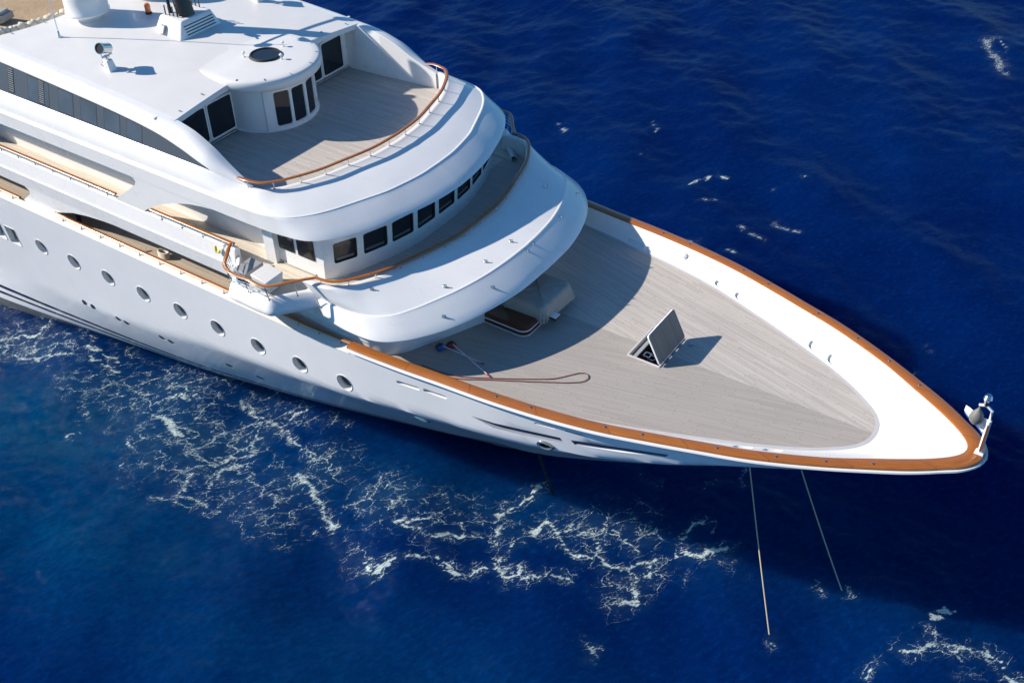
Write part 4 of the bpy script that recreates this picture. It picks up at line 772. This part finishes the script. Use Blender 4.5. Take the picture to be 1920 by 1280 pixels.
# person on the side deck, seen through the cut-out
def person(loc, ang):
    t = thing('person', 'person in dark navy trousers standing on the starboard side deck', 'person', loc); Rz = Matrix.Rotation(ang, 3, 'Z')
    J = dict(pel=(0, 0, .93), l_hip=(0, .10, .90), r_hip=(0, -.10, .90), l_kn=(.03, .12, .50), r_kn=(.10, -.12, .51), l_an=(-.03, .13, .09), r_an=(.04, -.14, .09), l_to=(.14, .16, .04), r_to=(.21, -.17, .04), waist=(0, 0, 1.08), chest=(.01, 0, 1.32), neck=(.02, 0, 1.50), head=(.05, 0, 1.60), top=(.05, 0, 1.72), l_sh=(0, .19, 1.42), r_sh=(0, -.19, 1.42), l_el=(.03, .26, 1.14), r_el=(.08, -.26, 1.15), l_wr=(.16, .25, .92), r_wr=(.25, -.22, 1.0), l_hd=(.20, .24, .85), r_hd=(.32, -.19, .98))
    rad = dict(pel=.15, l_hip=.10, r_hip=.10, l_kn=.065, r_kn=.065, l_an=.045, r_an=.045, l_to=.04, r_to=.04, waist=.135, chest=.15, neck=.055, head=.09, top=.075, l_sh=.07, r_sh=.07, l_el=.045, r_el=.045, l_wr=.032, r_wr=.032, l_hd=.03, r_hd=.03)
    E_ = [('pel', 'l_hip'), ('l_hip', 'l_kn'), ('l_kn', 'l_an'), ('l_an', 'l_to'), ('pel', 'r_hip'), ('r_hip', 'r_kn'), ('r_kn', 'r_an'), ('r_an', 'r_to'), ('pel', 'waist'), ('waist', 'chest'), ('chest', 'neck'), ('neck', 'head'), ('head', 'top'), ('chest', 'l_sh'), ('l_sh', 'l_el'), ('l_el', 'l_wr'), ('l_wr', 'l_hd'), ('chest', 'r_sh'), ('r_sh', 'r_el'), ('r_el', 'r_wr'), ('r_wr', 'r_hd')]
    def skin(name, keys, edges, grow, mat, root):
        ks = list(keys); me = bpy.data.meshes.new(name); me.from_pydata([tuple(Rz @ Vector(J[k])+Vector(loc)) for k in ks], [(ks.index(a), ks.index(b)) for a, b in edges if a in ks and b in ks], []); me.materials.append(M[mat])
        o = bpy.data.objects.new(name, me); C.objects.link(o); o.parent = t; o.matrix_parent_inverse = Matrix.Translation(-Vector(loc))
        m = o.modifiers.new('skin', 'SKIN'); m.use_smooth_shade = True
        if not me.skin_vertices: me.attributes.new('sv', 'FLOAT', 'POINT')
        sv = me.skin_vertices[0].data if me.skin_vertices else None
        if sv:
            for i, k in enumerate(ks): sv[i].radius = (rad[k]*grow, rad[k]*grow); sv[i].use_root = (k == root)
        o.modifiers.new('sub', 'SUBSURF').levels = 1; o.modifiers['sub'].render_levels = 2; return o
    return t, skin, J, E_
def add_person():
    t, skin, J, E_ = person((-39.55, -6.52, 8.5), R_(60))
    bpy.context.view_layer.update()
    for nm, keys, grow, mat, root in (('body', list(J), 1.0, 'skin', 'pel'), ('trousers', ['pel', 'l_hip', 'r_hip', 'l_kn', 'r_kn', 'l_an', 'r_an'], 1.22, 'navy', 'pel'), ('shirt', ['waist', 'chest', 'l_sh', 'r_sh', 'l_el', 'r_el', 'pel'], 1.16, 'navy', 'chest')):
        ks = keys; me = bpy.data.meshes.new(nm); bm = bmesh.new(); lay = bm.verts.layers.skin.verify(); vv = {}
        for k in ks:
            v = bm.verts.new(Matrix.Rotation(R_(60), 3, 'Z') @ Vector(J[k])+Vector((-39.55, -6.52, 8.5))); vv[k] = v
            r = dict(pel=.13, l_hip=.09, r_hip=.09, l_kn=.06, r_kn=.06, l_an=.042, r_an=.042, l_to=.04, r_to=.04, waist=.12, chest=.14, neck=.055, head=.09, top=.075, l_sh=.065, r_sh=.065, l_el=.043, r_el=.043, l_wr=.03, r_wr=.03, l_hd=.03, r_hd=.03)[k]*grow
            v[lay].radius = (r, r); v[lay].use_root = (k == root)
        for a, b in E_:
            if a in vv and b in vv: bm.edges.new((vv[a], vv[b]))
        bm.to_mesh(me); bm.free(); me.materials.append(M[mat]); o = bpy.data.objects.new(nm, me); C.objects.link(o); o.parent = t; o.matrix_parent_inverse = Matrix.Translation(-Vector((-39.55, -6.52, 8.5)))
        sk = o.modifiers.new('skin', 'SKIN'); sk.use_smooth_shade = True; su = o.modifiers.new('sub', 'SUBSURF'); su.levels = 1; su.render_levels = 2
    mb = MB(); hd = Matrix.Rotation(R_(60), 3, 'Z') @ Vector((.04, 0, 1.70))+Vector((-39.55, -6.52, 8.5)); mb.lathe([(0, .11), (.07, .09), (.105, .02), (.10, -.05)], hd, 14); mb.build('hair', 'hair', t)
add_person()
# tan awning laced over the well aft of the roof
aw = thing('canvas_awning', 'tan canvas awning with gathered cream edge stretched aft of the white roof', 'awning', (-46, -2, 16.2))
mb = MB(); rows = []
for i in range(40):
    x = -43.9-.45*i; rows.append([(x+.25*(-math.cos(y/5*1.6))*(i < 1), y, 16.32+.03*(i)*.45*.6-.10*math.sin(math.pi*(y+4.9)/9.8)+.035*math.sin(1.3*y+.8*i)) for y in np.linspace(-4.9, 4.9, 40)])
mb.grid(rows); mb.build('canvas', 'tan', aw, 60)
mb = MB(); ed = [(aft_x(y)-.42, y, 16.42+.05*math.sin(9*y)) for y in np.linspace(-5.0, 5.0, 160)]; mb.tube([(x+.05*math.sin(23*y), y, z) for x, y, z in ed], [.17+.06*math.sin(7.3*k*.5)*math.sin(k*1.7) for k in range(160)], 9); mb.tube([(-43.9-.45*k/4, -4.95+.04*math.sin(k*1.9), 16.42+.007*k+.05*math.sin(k*1.3)) for k in range(120)], [.15+.05*math.sin(k*2.3) for k in range(120)], 9); mb.build('gathered_edge', 'creamcv', aw, 60)
mb = MB(); mb.box((-45.2, -4.0, 16.62), (1.1, .9, .32), Matrix.Rotation(.25, 3, 'Z')); mb.box((-45.25, -4.02, 16.82), (.9, .75, .14), Matrix.Rotation(.32, 3, 'Z')); tag(mb.build('folded_cover', 'coverg', None, 0, .06), 'dark grey folded cover lying on the tan canvas awning', 'cover')
# mooring lines from the bow to the sea, dark chain at the stem
def sag(a, b, s, n=30): return [tuple(Vector(a).lerp(Vector(b), i/n)-Vector((0, 0, s*4*(i/n)*(1-i/n)))) for i in range(n+1)]
mb = MB(); mb.tube(sag((-7.95, -.42, 5.1), (-4.62, -4.15, -.35), .10), .026, 6); tag(mb.build('mooring_line', 'line'), 'longer tan mooring line entering the water lower in the picture', 'mooring line', 'mooring lines from the bow')
mb = MB(); mb.tube(sag((-6.05, -.2, 5.85), (-3.08, -.22, -.4), .10), .026, 6); tag(mb.build('mooring_line', 'line'), 'shorter mooring line nearer the tip of the bow', 'mooring line', 'mooring lines from the bow')
mb = MB(); P = sag((-17.4, -2.2, 4.2), (-16.0, -2.0, -.4), .05, 26)
for k in range(26):
    a, b = Vector(P[k]), Vector(P[k+1]); d = (b-a).normalized(); sd = d.cross(Vector((0, 0, 1))).normalized() if k % 2 else d.cross(Vector((0, 0, 1))).normalized().cross(d); c = (a+b)/2; L = (b-a).length*.72
    mb.tube([c+d*L*math.cos(t)+sd*.07*math.sin(t) for t in np.linspace(0, 2*math.pi, 11)[:-1]], .024, 5, True)
tag(mb.build('anchor_chain', 'chain', None), 'dark anchor chain hanging from the hull into the water', 'anchor chain')
# ================================================================== SEA
def vnoise(x, y, seed):
    r = np.random.default_rng(seed); T = r.random((256, 256)); xi = np.floor(x).astype(int); yi = np.floor(y).astype(int); fx = x-xi; fy = y-yi; fx = fx*fx*(3-2*fx); fy = fy*fy*(3-2*fy)
    g = lambda a, b: T[a % 256, b % 256]
    return (g(xi, yi)*(1-fx)+g(xi+1, yi)*fx)*(1-fy)+(g(xi, yi+1)*(1-fx)+g(xi+1, yi+1)*fx)*fy
def fbm(x, y, seed, o=4, gain=.5):
    s = 0; a = 1; t = 0
    for k in range(o): s = s+a*vnoise(x*2**k+17*k, y*2**k-9*k, seed+k); t += a; a *= gain
    return s/t
def axis(fine, coarse_lo, coarse_hi): return np.unique(np.round(np.concatenate([coarse_lo, fine, coarse_hi]), 4))
gx = axis(np.arange(-62, 12, .13), np.concatenate([[-4000, -1500, -600, -320, -200], np.arange(-150, -62, .5)]), np.concatenate([np.arange(12, 30, .5), [40, 70, 150, 400, 1200, 4000]]))
gy = axis(np.arange(-30, 12, .13), np.concatenate([[-4000, -1200, -400, -150, -70], np.arange(-45, -30, .6)]), np.concatenate([np.arange(12, 80, .4), [90, 110, 150, 220, 400, 900, 2000, 4500]]))
X, Y = np.meshgrid(gx, gy, indexing='ij')
wx = X+1.5*fbm(X*.12, Y*.12, 3); wy = Y+1.5*fbm(X*.12+9, Y*.12, 5)
wd = np.array([.5, .87]); ph = (wx*wd[0]+wy*wd[1])
Hh = .16*np.sin(ph*.55+2*fbm(X*.06, Y*.06, 11)*3)+.10*np.sin((wx*.9+wy*.45)*.95+3*fbm(X*.1, Y*.1, 15))+.34*(fbm(X*.35, Y*.5, 21, 4)-.5)+.16*(fbm(X*1.3, Y*1.6, 31, 3)-.5)
fade = np.clip(1-(np.maximum(np.abs(X+30)-120, np.abs(Y-10)-90))/60, 0, 1); Hh *= fade
# foam cover: churned water along the starboard side, patches and single crests elsewhere
def blob(x, y, rx, ry, a=0, s=1.0):
    c, n = math.cos(R_(a)), math.sin(R_(a)); u = (X-x)*c+(Y-y)*n; v = -(X-x)*n+(Y-y)*c; return s*np.exp(-((u/rx)**2+(v/ry)**2))
FOAM_BLOBS = []
cov = np.zeros_like(X)
CH = np.zeros_like(X)
FIL = [(.05, .7, [(-4.75, -3.9), (-4.6, -4.1), (-4.5, -4.3)]), (.05, .7, [(-3.3, .1), (-3.15, -.1), (-3.0, -.3)]), (0.1,1,[(-20.4,-7.3),(-19.8,-7.1),(-19.0,-6.9),(-18.4,-6.6),(-17.6,-5.7)]),
(0.13,1,[(-20.7,-9.7),(-19.9,-10.0),(-19.7,-9.8),(-19.7,-9.3),(-19.5,-9.0)]),
(0.1,1,[(-18.1,-7.9),(-17.2,-8.2),(-16.8,-7.7),(-16.7,-7.3),(-16.2,-7.2)]),
(0.08,1,[(-16.7,-5.9),(-16.9,-5.4),(-17.0,-4.8)]),
(0.08,1,[(-15.7,-6.7),(-16.0,-6.3),(-16.0,-5.4)]),
(0.11,1,[(-15.9,-4.7),(-15.6,-4.4),(-15.5,-4.1),(-15.4,-3.6),(-15.0,-3.6),(-14.6,-4.1),(-14.0,-4.5),(-13.3,-4.6),(-12.8,-4.2),(-12.7,-3.7),(-13.0,-3.2)]),
(0.12,1,[(-12.7,-3.8),(-12.2,-4.1),(-11.6,-3.8),(-10.6,-3.1)]),
(0.1,1,[(-15.7,-7.2),(-15.2,-7.2),(-14.6,-6.8),(-14.8,-6.4)]),
(0.11,1,[(-14.4,-6.8),(-14.0,-6.5),(-13.9,-6.0),(-12.8,-5.7)]),
(0.45,0.55,[(-26.5,-6.0),(-25.5,-5.8),(-24.2,-6.2),(-22.7,-6.7),(-21.3,-7.1),(-20.4,-7.3)]),
(0.35,0.5,[(-24.4,-8.0),(-22.8,-9.4),(-21.8,-9.5),(-20.8,-9.7)]),
(0.09,1,[(-17.5,-4.4),(-17.2,-3.3),(-16.8,-1.9)]),
(0.09,0.9,[(-20.8,-7.3),(-19.8,-6.4),(-19.4,-5.8)]),
(0.32,1,[(-10.9,-5.6),(-10.9,-4.3),(-10.4,-3.6)]),
(0.25,0.9,[(-10.6,-5.6),(-10.2,-4.9),(-10.4,-4.4)]),
(0.1,1,[(-10.4,-3.6),(-10.4,-2.9),(-10.4,-2.6)]),
(0.5,0.55,[(-15.0,-2.4),(-13.8,-2.9),(-12.8,-1.5),(-12.0,-0.7)]),
(0.3,0.55,[(-23.1,-6.8),(-22.2,-6.9),(-21.0,-7.2),(-19.5,-7.3),(-18.1,-7.9)]),
(0.09,0.9,[(-12.8,-2.3),(-12.1,-2.6),(-11.3,-2.8)]),
(0.2,0.6,[(-16.2,-6.8),(-15.6,-7.1),(-15.2,-6.6)]),
(0.06,1,[(-10.6,-8.2),(-10.5,-8.0),(-10.3,-8.5),(-10.1,-8.8)]),
(0.08,0.8,[(-14.5,-3.0),(-14.4,-3.4),(-14.9,-3.7)]),
(0.07,0.8,[(-19.3,-8.8),(-19.0,-8.6),(-18.6,-8.1)]),
(0.12,0.8,[(-13.9,-3.6),(-13.6,-2.9),(-13.3,-2.3)]),
(0.12,0.9,[(-46.7,-8.8),(-46.4,-7.9),(-45.7,-7.2),(-45.9,-6.4)]),
(0.14,0.8,[(-45.5,-8.9),(-44.3,-8.9),(-43.1,-8.1),(-42.0,-7.5)]),
(0.12,0.9,[(-41.3,-6.9),(-40.2,-7.2),(-39.4,-7.2)]),
(0.12,0.9,[(-42.0,-6.5),(-41.0,-6.4),(-40.1,-6.5)]),
(0.3,0.8,[(-37.2,-8.0),(-36.0,-8.8),(-34.7,-9.5),(-33.8,-9.5),(-32.7,-9.5)]),
(0.25,0.85,[(-34.9,-8.0),(-33.9,-8.4),(-32.9,-8.6)]),
(0.5,0.5,[(-38.3,-9.1),(-38.4,-8.3),(-38.4,-7.4),(-38.0,-6.6)]),
(0.35,0.5,[(-37.0,-9.4),(-36.1,-9.8),(-36.1,-8.7),(-34.0,-9.2)]),
(0.14,0.8,[(-30.9,-12.4),(-29.9,-11.6),(-30.3,-10.7),(-30.7,-10.0)]),
(0.16,0.8,[(-29.3,-10.5),(-29.6,-9.7),(-29.9,-8.8),(-29.5,-8.1)]),
(0.14,0.8,[(-32.3,-5.0),(-31.1,-5.4),(-29.8,-5.3),(-28.5,-5.9),(-27.0,-6.1),(-25.9,-6.2)]),
(0.2,0.8,[(-26.4,-7.4),(-25.3,-7.8),(-24.1,-8.3),(-23.1,-8.8)]),
(0.13,0.8,[(-35.3,-7.8),(-35.4,-7.2),(-35.4,-6.6),(-34.5,-6.3)]),
(0.13,0.8,[(-31.3,-8.9),(-30.3,-9.1),(-30.3,-8.1),(-29.4,-7.2),(-30.2,-6.9)]),
(0.12,0.7,[(-29.8,-11.3),(-28.9,-11.3),(-28.0,-11.1)]),
(0.1,0.8,[(-29.3,-6.3),(-29.3,-5.4),(-29.6,-4.4),(-29.3,-3.7)]),
(0.1,0.7,[(-37.5,-11.6),(-37.5,-11.3)]),
(0.12,0.7,[(-34.9,-10.2),(-34.2,-10.5),(-33.9,-10.5)]),
(0.6,0.7,[(-49.1,-7.0),(-48.2,-7.0),(-47.3,-7.0),(-46.5,-6.6)]),
(0.3,0.6,[(-43.3,-7.6),(-42.3,-7.6),(-42.7,-8.1)]),
(0.2,0.5,[(-41.6,-9.3),(-40.9,-9.1),(-40.0,-8.7)]),
(0.15,0.7,[(-38.8,-9.7),(-38.0,-10.3)]),
(0.35,0.45,[(-31.8,-7.6),(-31.1,-6.9),(-31.7,-6.5)]),
(0.1,1,[(-10.0,-1.2),(-9.8,-0.6),(-9.8,-0.2),(-9.5,-0.1)]),
(0.14,1,[(-9.7,-1.9),(-9.3,-1.7),(-8.9,-1.6),(-8.7,-1.3),(-8.0,-0.8)]),
(0.3,0.5,[(-8.7,-1.7),(-8.1,-1.7),(-7.7,-1.1)]),
(0.13,1,[(0.1,0.2),(0.1,0.5),(0.5,0.6),(0.3,0.9),(0.7,1.3)]),
(0.08,0.9,[(0.2,-0.0),(0.2,-0.3),(0.4,-0.3),(0.6,-0.6)]),
(0.12,1,[(-0.3,-2.0),(0.2,-1.5),(0.6,-1.0),(0.7,-0.7)]),
(0.13,0.9,[(1.2,-0.6),(1.6,-0.3),(2.0,-0.3),(2.5,-0.1),(3.0,0.0),(3.4,-0.3)]),
(0.12,1,[(3.4,-0.3),(3.7,-0.7)]),
(0.1,0.9,[(-1.0,-3.7),(-1.0,-3.3),(-0.8,-2.9)]),
(0.1,0.8,[(-4.2,-0.5),(-4.0,-0.8)]),
(0.2,0.4,[(1.8,-1.8),(2.0,-1.3),(2.2,-1.5)]),
(0.3,0.75,[(-13.8,1.6),(-13.5,1.5),(-13.1,1.1),(-12.4,0.9)]),
(0.12,0.6,[(-9.3,2.9),(-9.6,3.5),(-9.6,4.1)]),
(0.3,0.3,[(-15.0,-1.1),(-14.3,-0.9),(-13.6,-0.9),(-13.1,-0.7),(-12.3,-0.6)]),
(0.2,0.4,[(-10.6,1.7),(-10.6,2.3),(-10.2,2.5)]),
(0.45,0.95,[(-13.8,56.6),(-12.9,55.0),(-11.9,53.8),(-11.1,52.2),(-10.6,51.6)]),
(0.5,0.7,[(-13.5,55.4),(-13.4,56.7),(-13.1,57.1)]),
(0.15,0.8,[(-12.7,57.5),(-12.3,56.6),(-11.7,55.6)]),
(0.2,0.9,[(-22.6,27.5),(-22.1,27.4),(-21.5,27.1)]),
(0.15,0.9,[(-23.1,25.2),(-22.9,26.0),(-22.7,26.5)]),
(0.15,0.8,[(-17.4,29.5),(-17.1,29.9)]),
(0.15,0.6,[(-18.5,27.6),(-18.4,27.8)]),
(0.2,0.5,[(-17.1,24.1),(-16.9,24.7),(-16.3,24.2)]),
(0.12,0.8,[(-34.6,27.4),(-33.6,27.1)]),
(0.15,0.8,[(-27.8,26.8),(-27.3,27.0)]),
(0.1,0.7,[(-29.0,31.5),(-28.3,30.5)]),
(0.15,0.8,[(-18.2,22.3),(-16.3,21.8)]),
(0.15,0.7,[(-17.2,24.3),(-15.5,23.9)]),
(0.2,0.8,[(-20.4,19.2),(-19.6,19.4)]),
(0.15,0.9,[(-17.9,19.4),(-17.5,19.6)]),
(0.12,0.8,[(-5.6,17.4),(-5.2,17.1)]),
(0.1,0.7,[(-5.3,14.8),(-5.0,14.5)]),
(0.12,0.6,[(-22.1,23.7),(-21.0,24.4)])]
for k, (w_, s_, P) in enumerate(FIL):
    P = np.array(P); m = 1.6+w_*3; bx = (X > P[:, 0].min()-m) & (X < P[:, 0].max()+m) & (Y > P[:, 1].min()-m) & (Y < P[:, 1].max()+m)
    xx = X[bx]+.35*(fbm(X[bx]*.9, Y[bx]*.9, 61)-.5)*2+.22*(fbm(X[bx]*3.1, Y[bx]*3.1, 65, 2)-.5)*2; yy = Y[bx]+.35*(fbm(X[bx]*.9+40, Y[bx]*.9, 63)-.5)*2+.22*(fbm(X[bx]*3.1+7, Y[bx]*3.1, 67, 2)-.5)*2; dm = np.full(xx.shape, 9.); 
    for a, b in zip(P[:-1], P[1:]):
        d = b-a; t = np.clip(((xx-a[0])*d[0]+(yy-a[1])*d[1])/(d@d+1e-9), 0, 1); dm = np.minimum(dm, np.hypot(xx-a[0]-t*d[0], yy-a[1]-t*d[1]))
    wv = w_*(.45+1.1*fbm(X[bx]*.8+k, Y[bx]*.8, 71, 2)); core = np.clip(1.35-dm/(.7*wv+.03), 0, 1)*s_ if w_ < .3 else .40*np.exp(-(dm/wv)**2)*s_*(1.7 if P[:, 1].mean() > 20 else 1.0)
    cov[bx] = np.maximum(cov[bx], core); churn_add = .55*s_*np.exp(-(dm/(w_*2.2+.25))**2)
    CH[bx] = np.maximum(CH[bx], churn_add*(1.0 if P[:, 1].mean() < 0 else .35))
belt = 0
for x, y, rx, ry, a, s in ((-44, -7.6, 7, 1.6, 28, .75), (-36.5, -7.0, 4.5, 2.2, 30, .7), (-31, -7.5, 4.5, 3.6, 25, .72), (-27, -7.6, 4.5, 3.2, 25, .7), (-23, -7, 4, 2.2, 25, .55), (-29, -4.8, 4.5, .9, 26, .5), (-18.5, -5.4, 3.5, 1.6, 20, .5), (-14, -3.2, 3.2, 1.5, 20, .45), (-11.5, -1.6, 2.2, 1.2, 10, .5), (-9.5, -2.6, 2.2, 1.2, 0, .35), (-24, -10, 3, 1.2, 20, .45), (1, 0, 3, 2, 0, .12)):
    belt = np.maximum(belt, blob(x, y, rx, ry, a, s))
CH = np.maximum(CH, belt*np.clip(-.25+2.3*fbm(X*.5, Y*.5, 81, 4), .12, 1.5))
specks = np.clip((fbm(X*.22, Y*.22, 91, 3)-.74)*3, 0, .10)*fade*(Y < 5); CH = np.maximum(CH, specks)
teal = np.maximum.reduce([blob(-40, -12.5, 11, 5, 20, 1.0), blob(-32, -15, 9, 5, 15, .75), blob(-20, -15, 14, 5, 15, .45), blob(-22, -5, 12, 3, 25, .45), blob(-14, 3, 6, 3, 20, .45), blob(-5, 3, 13, 5, 5, .42), blob(-38, -8, 9, 3, 25, .4)])  # teal water; bow patch tints the hull shadow, aft patch paints light off the hull
nx_, ny_ = X.shape; V = np.column_stack([X.ravel(), Y.ravel(), Hh.ravel()]).astype(np.float32)
I = np.arange(nx_*ny_).reshape(nx_, ny_); Q = np.stack([I[:-1, :-1], I[1:, :-1], I[1:, 1:], I[:-1, 1:]], -1).reshape(-1, 4)
me = bpy.data.meshes.new('sea'); me.vertices.add(len(V)); me.vertices.foreach_set('co', V.ravel()); me.loops.add(Q.size); me.loops.foreach_set('vertex_index', Q.ravel().astype(np.int32)); me.polygons.add(len(Q)); me.polygons.foreach_set('loop_start', np.arange(0, Q.size, 4, dtype=np.int32)); me.update(calc_edges=True)
me.polygons.foreach_set('use_smooth', np.ones(len(Q), bool))
for nm, arr in (('foam', cov), ('churn', CH), ('teal', teal)):
    at = me.attributes.new(nm, 'FLOAT', 'POINT'); at.data.foreach_set('value', arr.ravel().astype(np.float32))
def sea_mat():
    t = NT('sea_water'); o = t.co.outputs['Object']; at = lambda n: t.node('ShaderNodeAttribute', attribute_name=n).outputs['Fac']
    foam, churn, teal_ = at('foam'), at('churn'), at('teal'); flat = t.mapv(o, (1, 1, .0))
    big = t.noise(flat, .07, 4, .55); md = t.noise(flat, .6, 4, .6); al0 = t.mapv(t.mapv(flat, rot=(0, 0, R_(-66))), (1.0, 1.75, 1))
    c = t.mix(t.ramp(big, [(.35, 0.0), (.68, 1.0)]), DEEP, MIDC); c = t.mix(t.math('MULTIPLY', teal_, t.ramp(md, [(.2, .45), (.8, 1.0)])), c, TEALC)
    c = t.mix(t.math('MULTIPLY', churn, .42, clamp=True), c, CHURNC)
    rip = t.noise(al0, 2.6, 7, .70, .4); c = t.mix(t.math('MULTIPLY', t.ramp(rip, [(.36, 1.0), (.58, 0.0)]), .38), c, tuple(a*.42 for a in DEEP))  # ripple shade and light painted into the water colour as dark and pale lines
    c = t.mix(t.math('MULTIPLY', t.ramp(rip, [(.56, 0.0), (.72, 1.0)]), .30), c, (.0015, .045, .17))
    # lacy foam: warped cell edges at two sizes, broken up by noise
    def warp(vec, sc, amp, off):
        n = t.node('ShaderNodeTexNoise', {'Vector': t.mapv(vec, loc=(off, off*.7, 0)), 'Scale': sc, 'Detail': 4.0, 'Roughness': .6}).outputs['Color']
        d = t.node('ShaderNodeVectorMath', {0: n, 1: (.5, .5, .5)}, operation='SUBTRACT').outputs[0]
        d = t.node('ShaderNodeVectorMath', {0: d, 3: amp}, operation='SCALE').outputs[0]
        return t.node('ShaderNodeVectorMath', {0: vec, 1: d}, operation='ADD').outputs[0]
    def cell(vec, sc): return t.node('ShaderNodeTexVoronoi', {'Vector': vec, 'Scale': sc}, feature='DISTANCE_TO_EDGE', voronoi_dimensions='2D').outputs['Distance']
    al = t.mapv(t.mapv(flat, rot=(0, 0, R_(-62))), (1.0, 1.9, 1))
    d1 = cell(warp(al, .9, 1.5, 3.0), .62); d2 = cell(warp(al, 2.0, .7, 9.0), 1.55); d3 = cell(warp(al, 4.0, .4, 5.0), 3.4)
    n2 = t.noise(flat, 1.5, 4, .62); n3 = t.noise(al, 6.5, 4, .65, .4); n4 = t.noise(flat, .5, 3, .6)
    def lace(d, wgt, lo, hi):                                  # soft line where d is small, width grows with churn
        wd_ = t.math('ADD', t.math('MULTIPLY', churn, wgt), .0005); q = t.math('SUBTRACT', 1.0, t.math('DIVIDE', d, wd_), clamp=True)
        return t.math('MULTIPLY', q, t.ramp(n2, [(lo, 0.0), (hi, 1.0)]))
    l1 = lace(d1, .050, .38, .54); l2 = lace(d2, .070, .46, .62); l3 = lace(d3, .085, .50, .64)
    gate = t.ramp(t.math('ADD', churn, t.math('MULTIPLY', t.math('SUBTRACT', n4, .5), .9)), [(.12, 0.0), (.42, 1.0)])
    lac = t.math('MULTIPLY', t.math('MAXIMUM', t.math('MAXIMUM', l1, l2), l3), gate)
    lac = t.math('MULTIPLY', t.ramp(lac, [(.05, 0.0), (.45, 1.0)]), t.ramp(n3, [(.38, .05), (.60, 1.0)]))
    dots = t.ramp(t.math('ADD', n3, t.math('MULTIPLY', churn, .10)), [(.755, 0.0), (.79, 1.0)]); dots = t.math('MULTIPLY', dots, t.ramp(churn, [(.04, 0.0), (.10, 1.0)]))
    core = t.math('ADD', foam, t.math('MULTIPLY', t.math('SUBTRACT', n3, .5), 2.2)); core = t.math('MULTIPLY', t.ramp(core, [(.48, 0.0), (.92, 1.0)]), t.ramp(foam, [(.10, 0.0), (.30, 1.0)]))
    soft = t.math('MULTIPLY', t.math('MAXIMUM', foam, t.math('MULTIPLY', churn, t.math('MULTIPLY', gate, .5))), .08)
    m = t.math('MAXIMUM', t.math('MAXIMUM', lac, dots), core); m = t.math('MAXIMUM', t.math('MULTIPLY', m, .82), t.math('MULTIPLY', soft, n2))
    col = t.mix(m, c, (.52, .63, .60))
    h1 = t.noise(al0, .9, 6, .64, .3); h2 = t.noise(t.mapv(t.mapv(flat, rot=(0, 0, R_(-35))), (1, 1.6, 1)), 4.2, 5, .65)
    h = t.math('ADD', h1, t.math('MULTIPLY', h2, .22))
    sss = t.math('SUBTRACT', 1.0, m, clamp=True); t.t.links.new(sss, t.b.inputs['Subsurface Weight']); t.b.inputs['Subsurface Radius'].default_value = (.5, .9, 1.0); t.b.inputs['Subsurface Scale'].default_value = 3.2; t.b.subsurface_method = 'BURLEY'
    return t.set(color=col, rough=t.math('ADD', t.math('MULTIPLY', m, .5), .07), ior=1.333, spec=.03, normal=t.bump(h, .45, .14))
DEEP, MIDC, TEALC, CHURNC = (.0002, .0085, .072), (.0003, .0155, .098), (.0005, .050, .122), (.003, .05, .11)
me.materials.append(sea_mat()); sea = bpy.data.objects.new('sea', me); C.objects.link(sea); tag(sea, 'deep blue rippled sea with streaks of white foam', 'sea', None, 'structure')
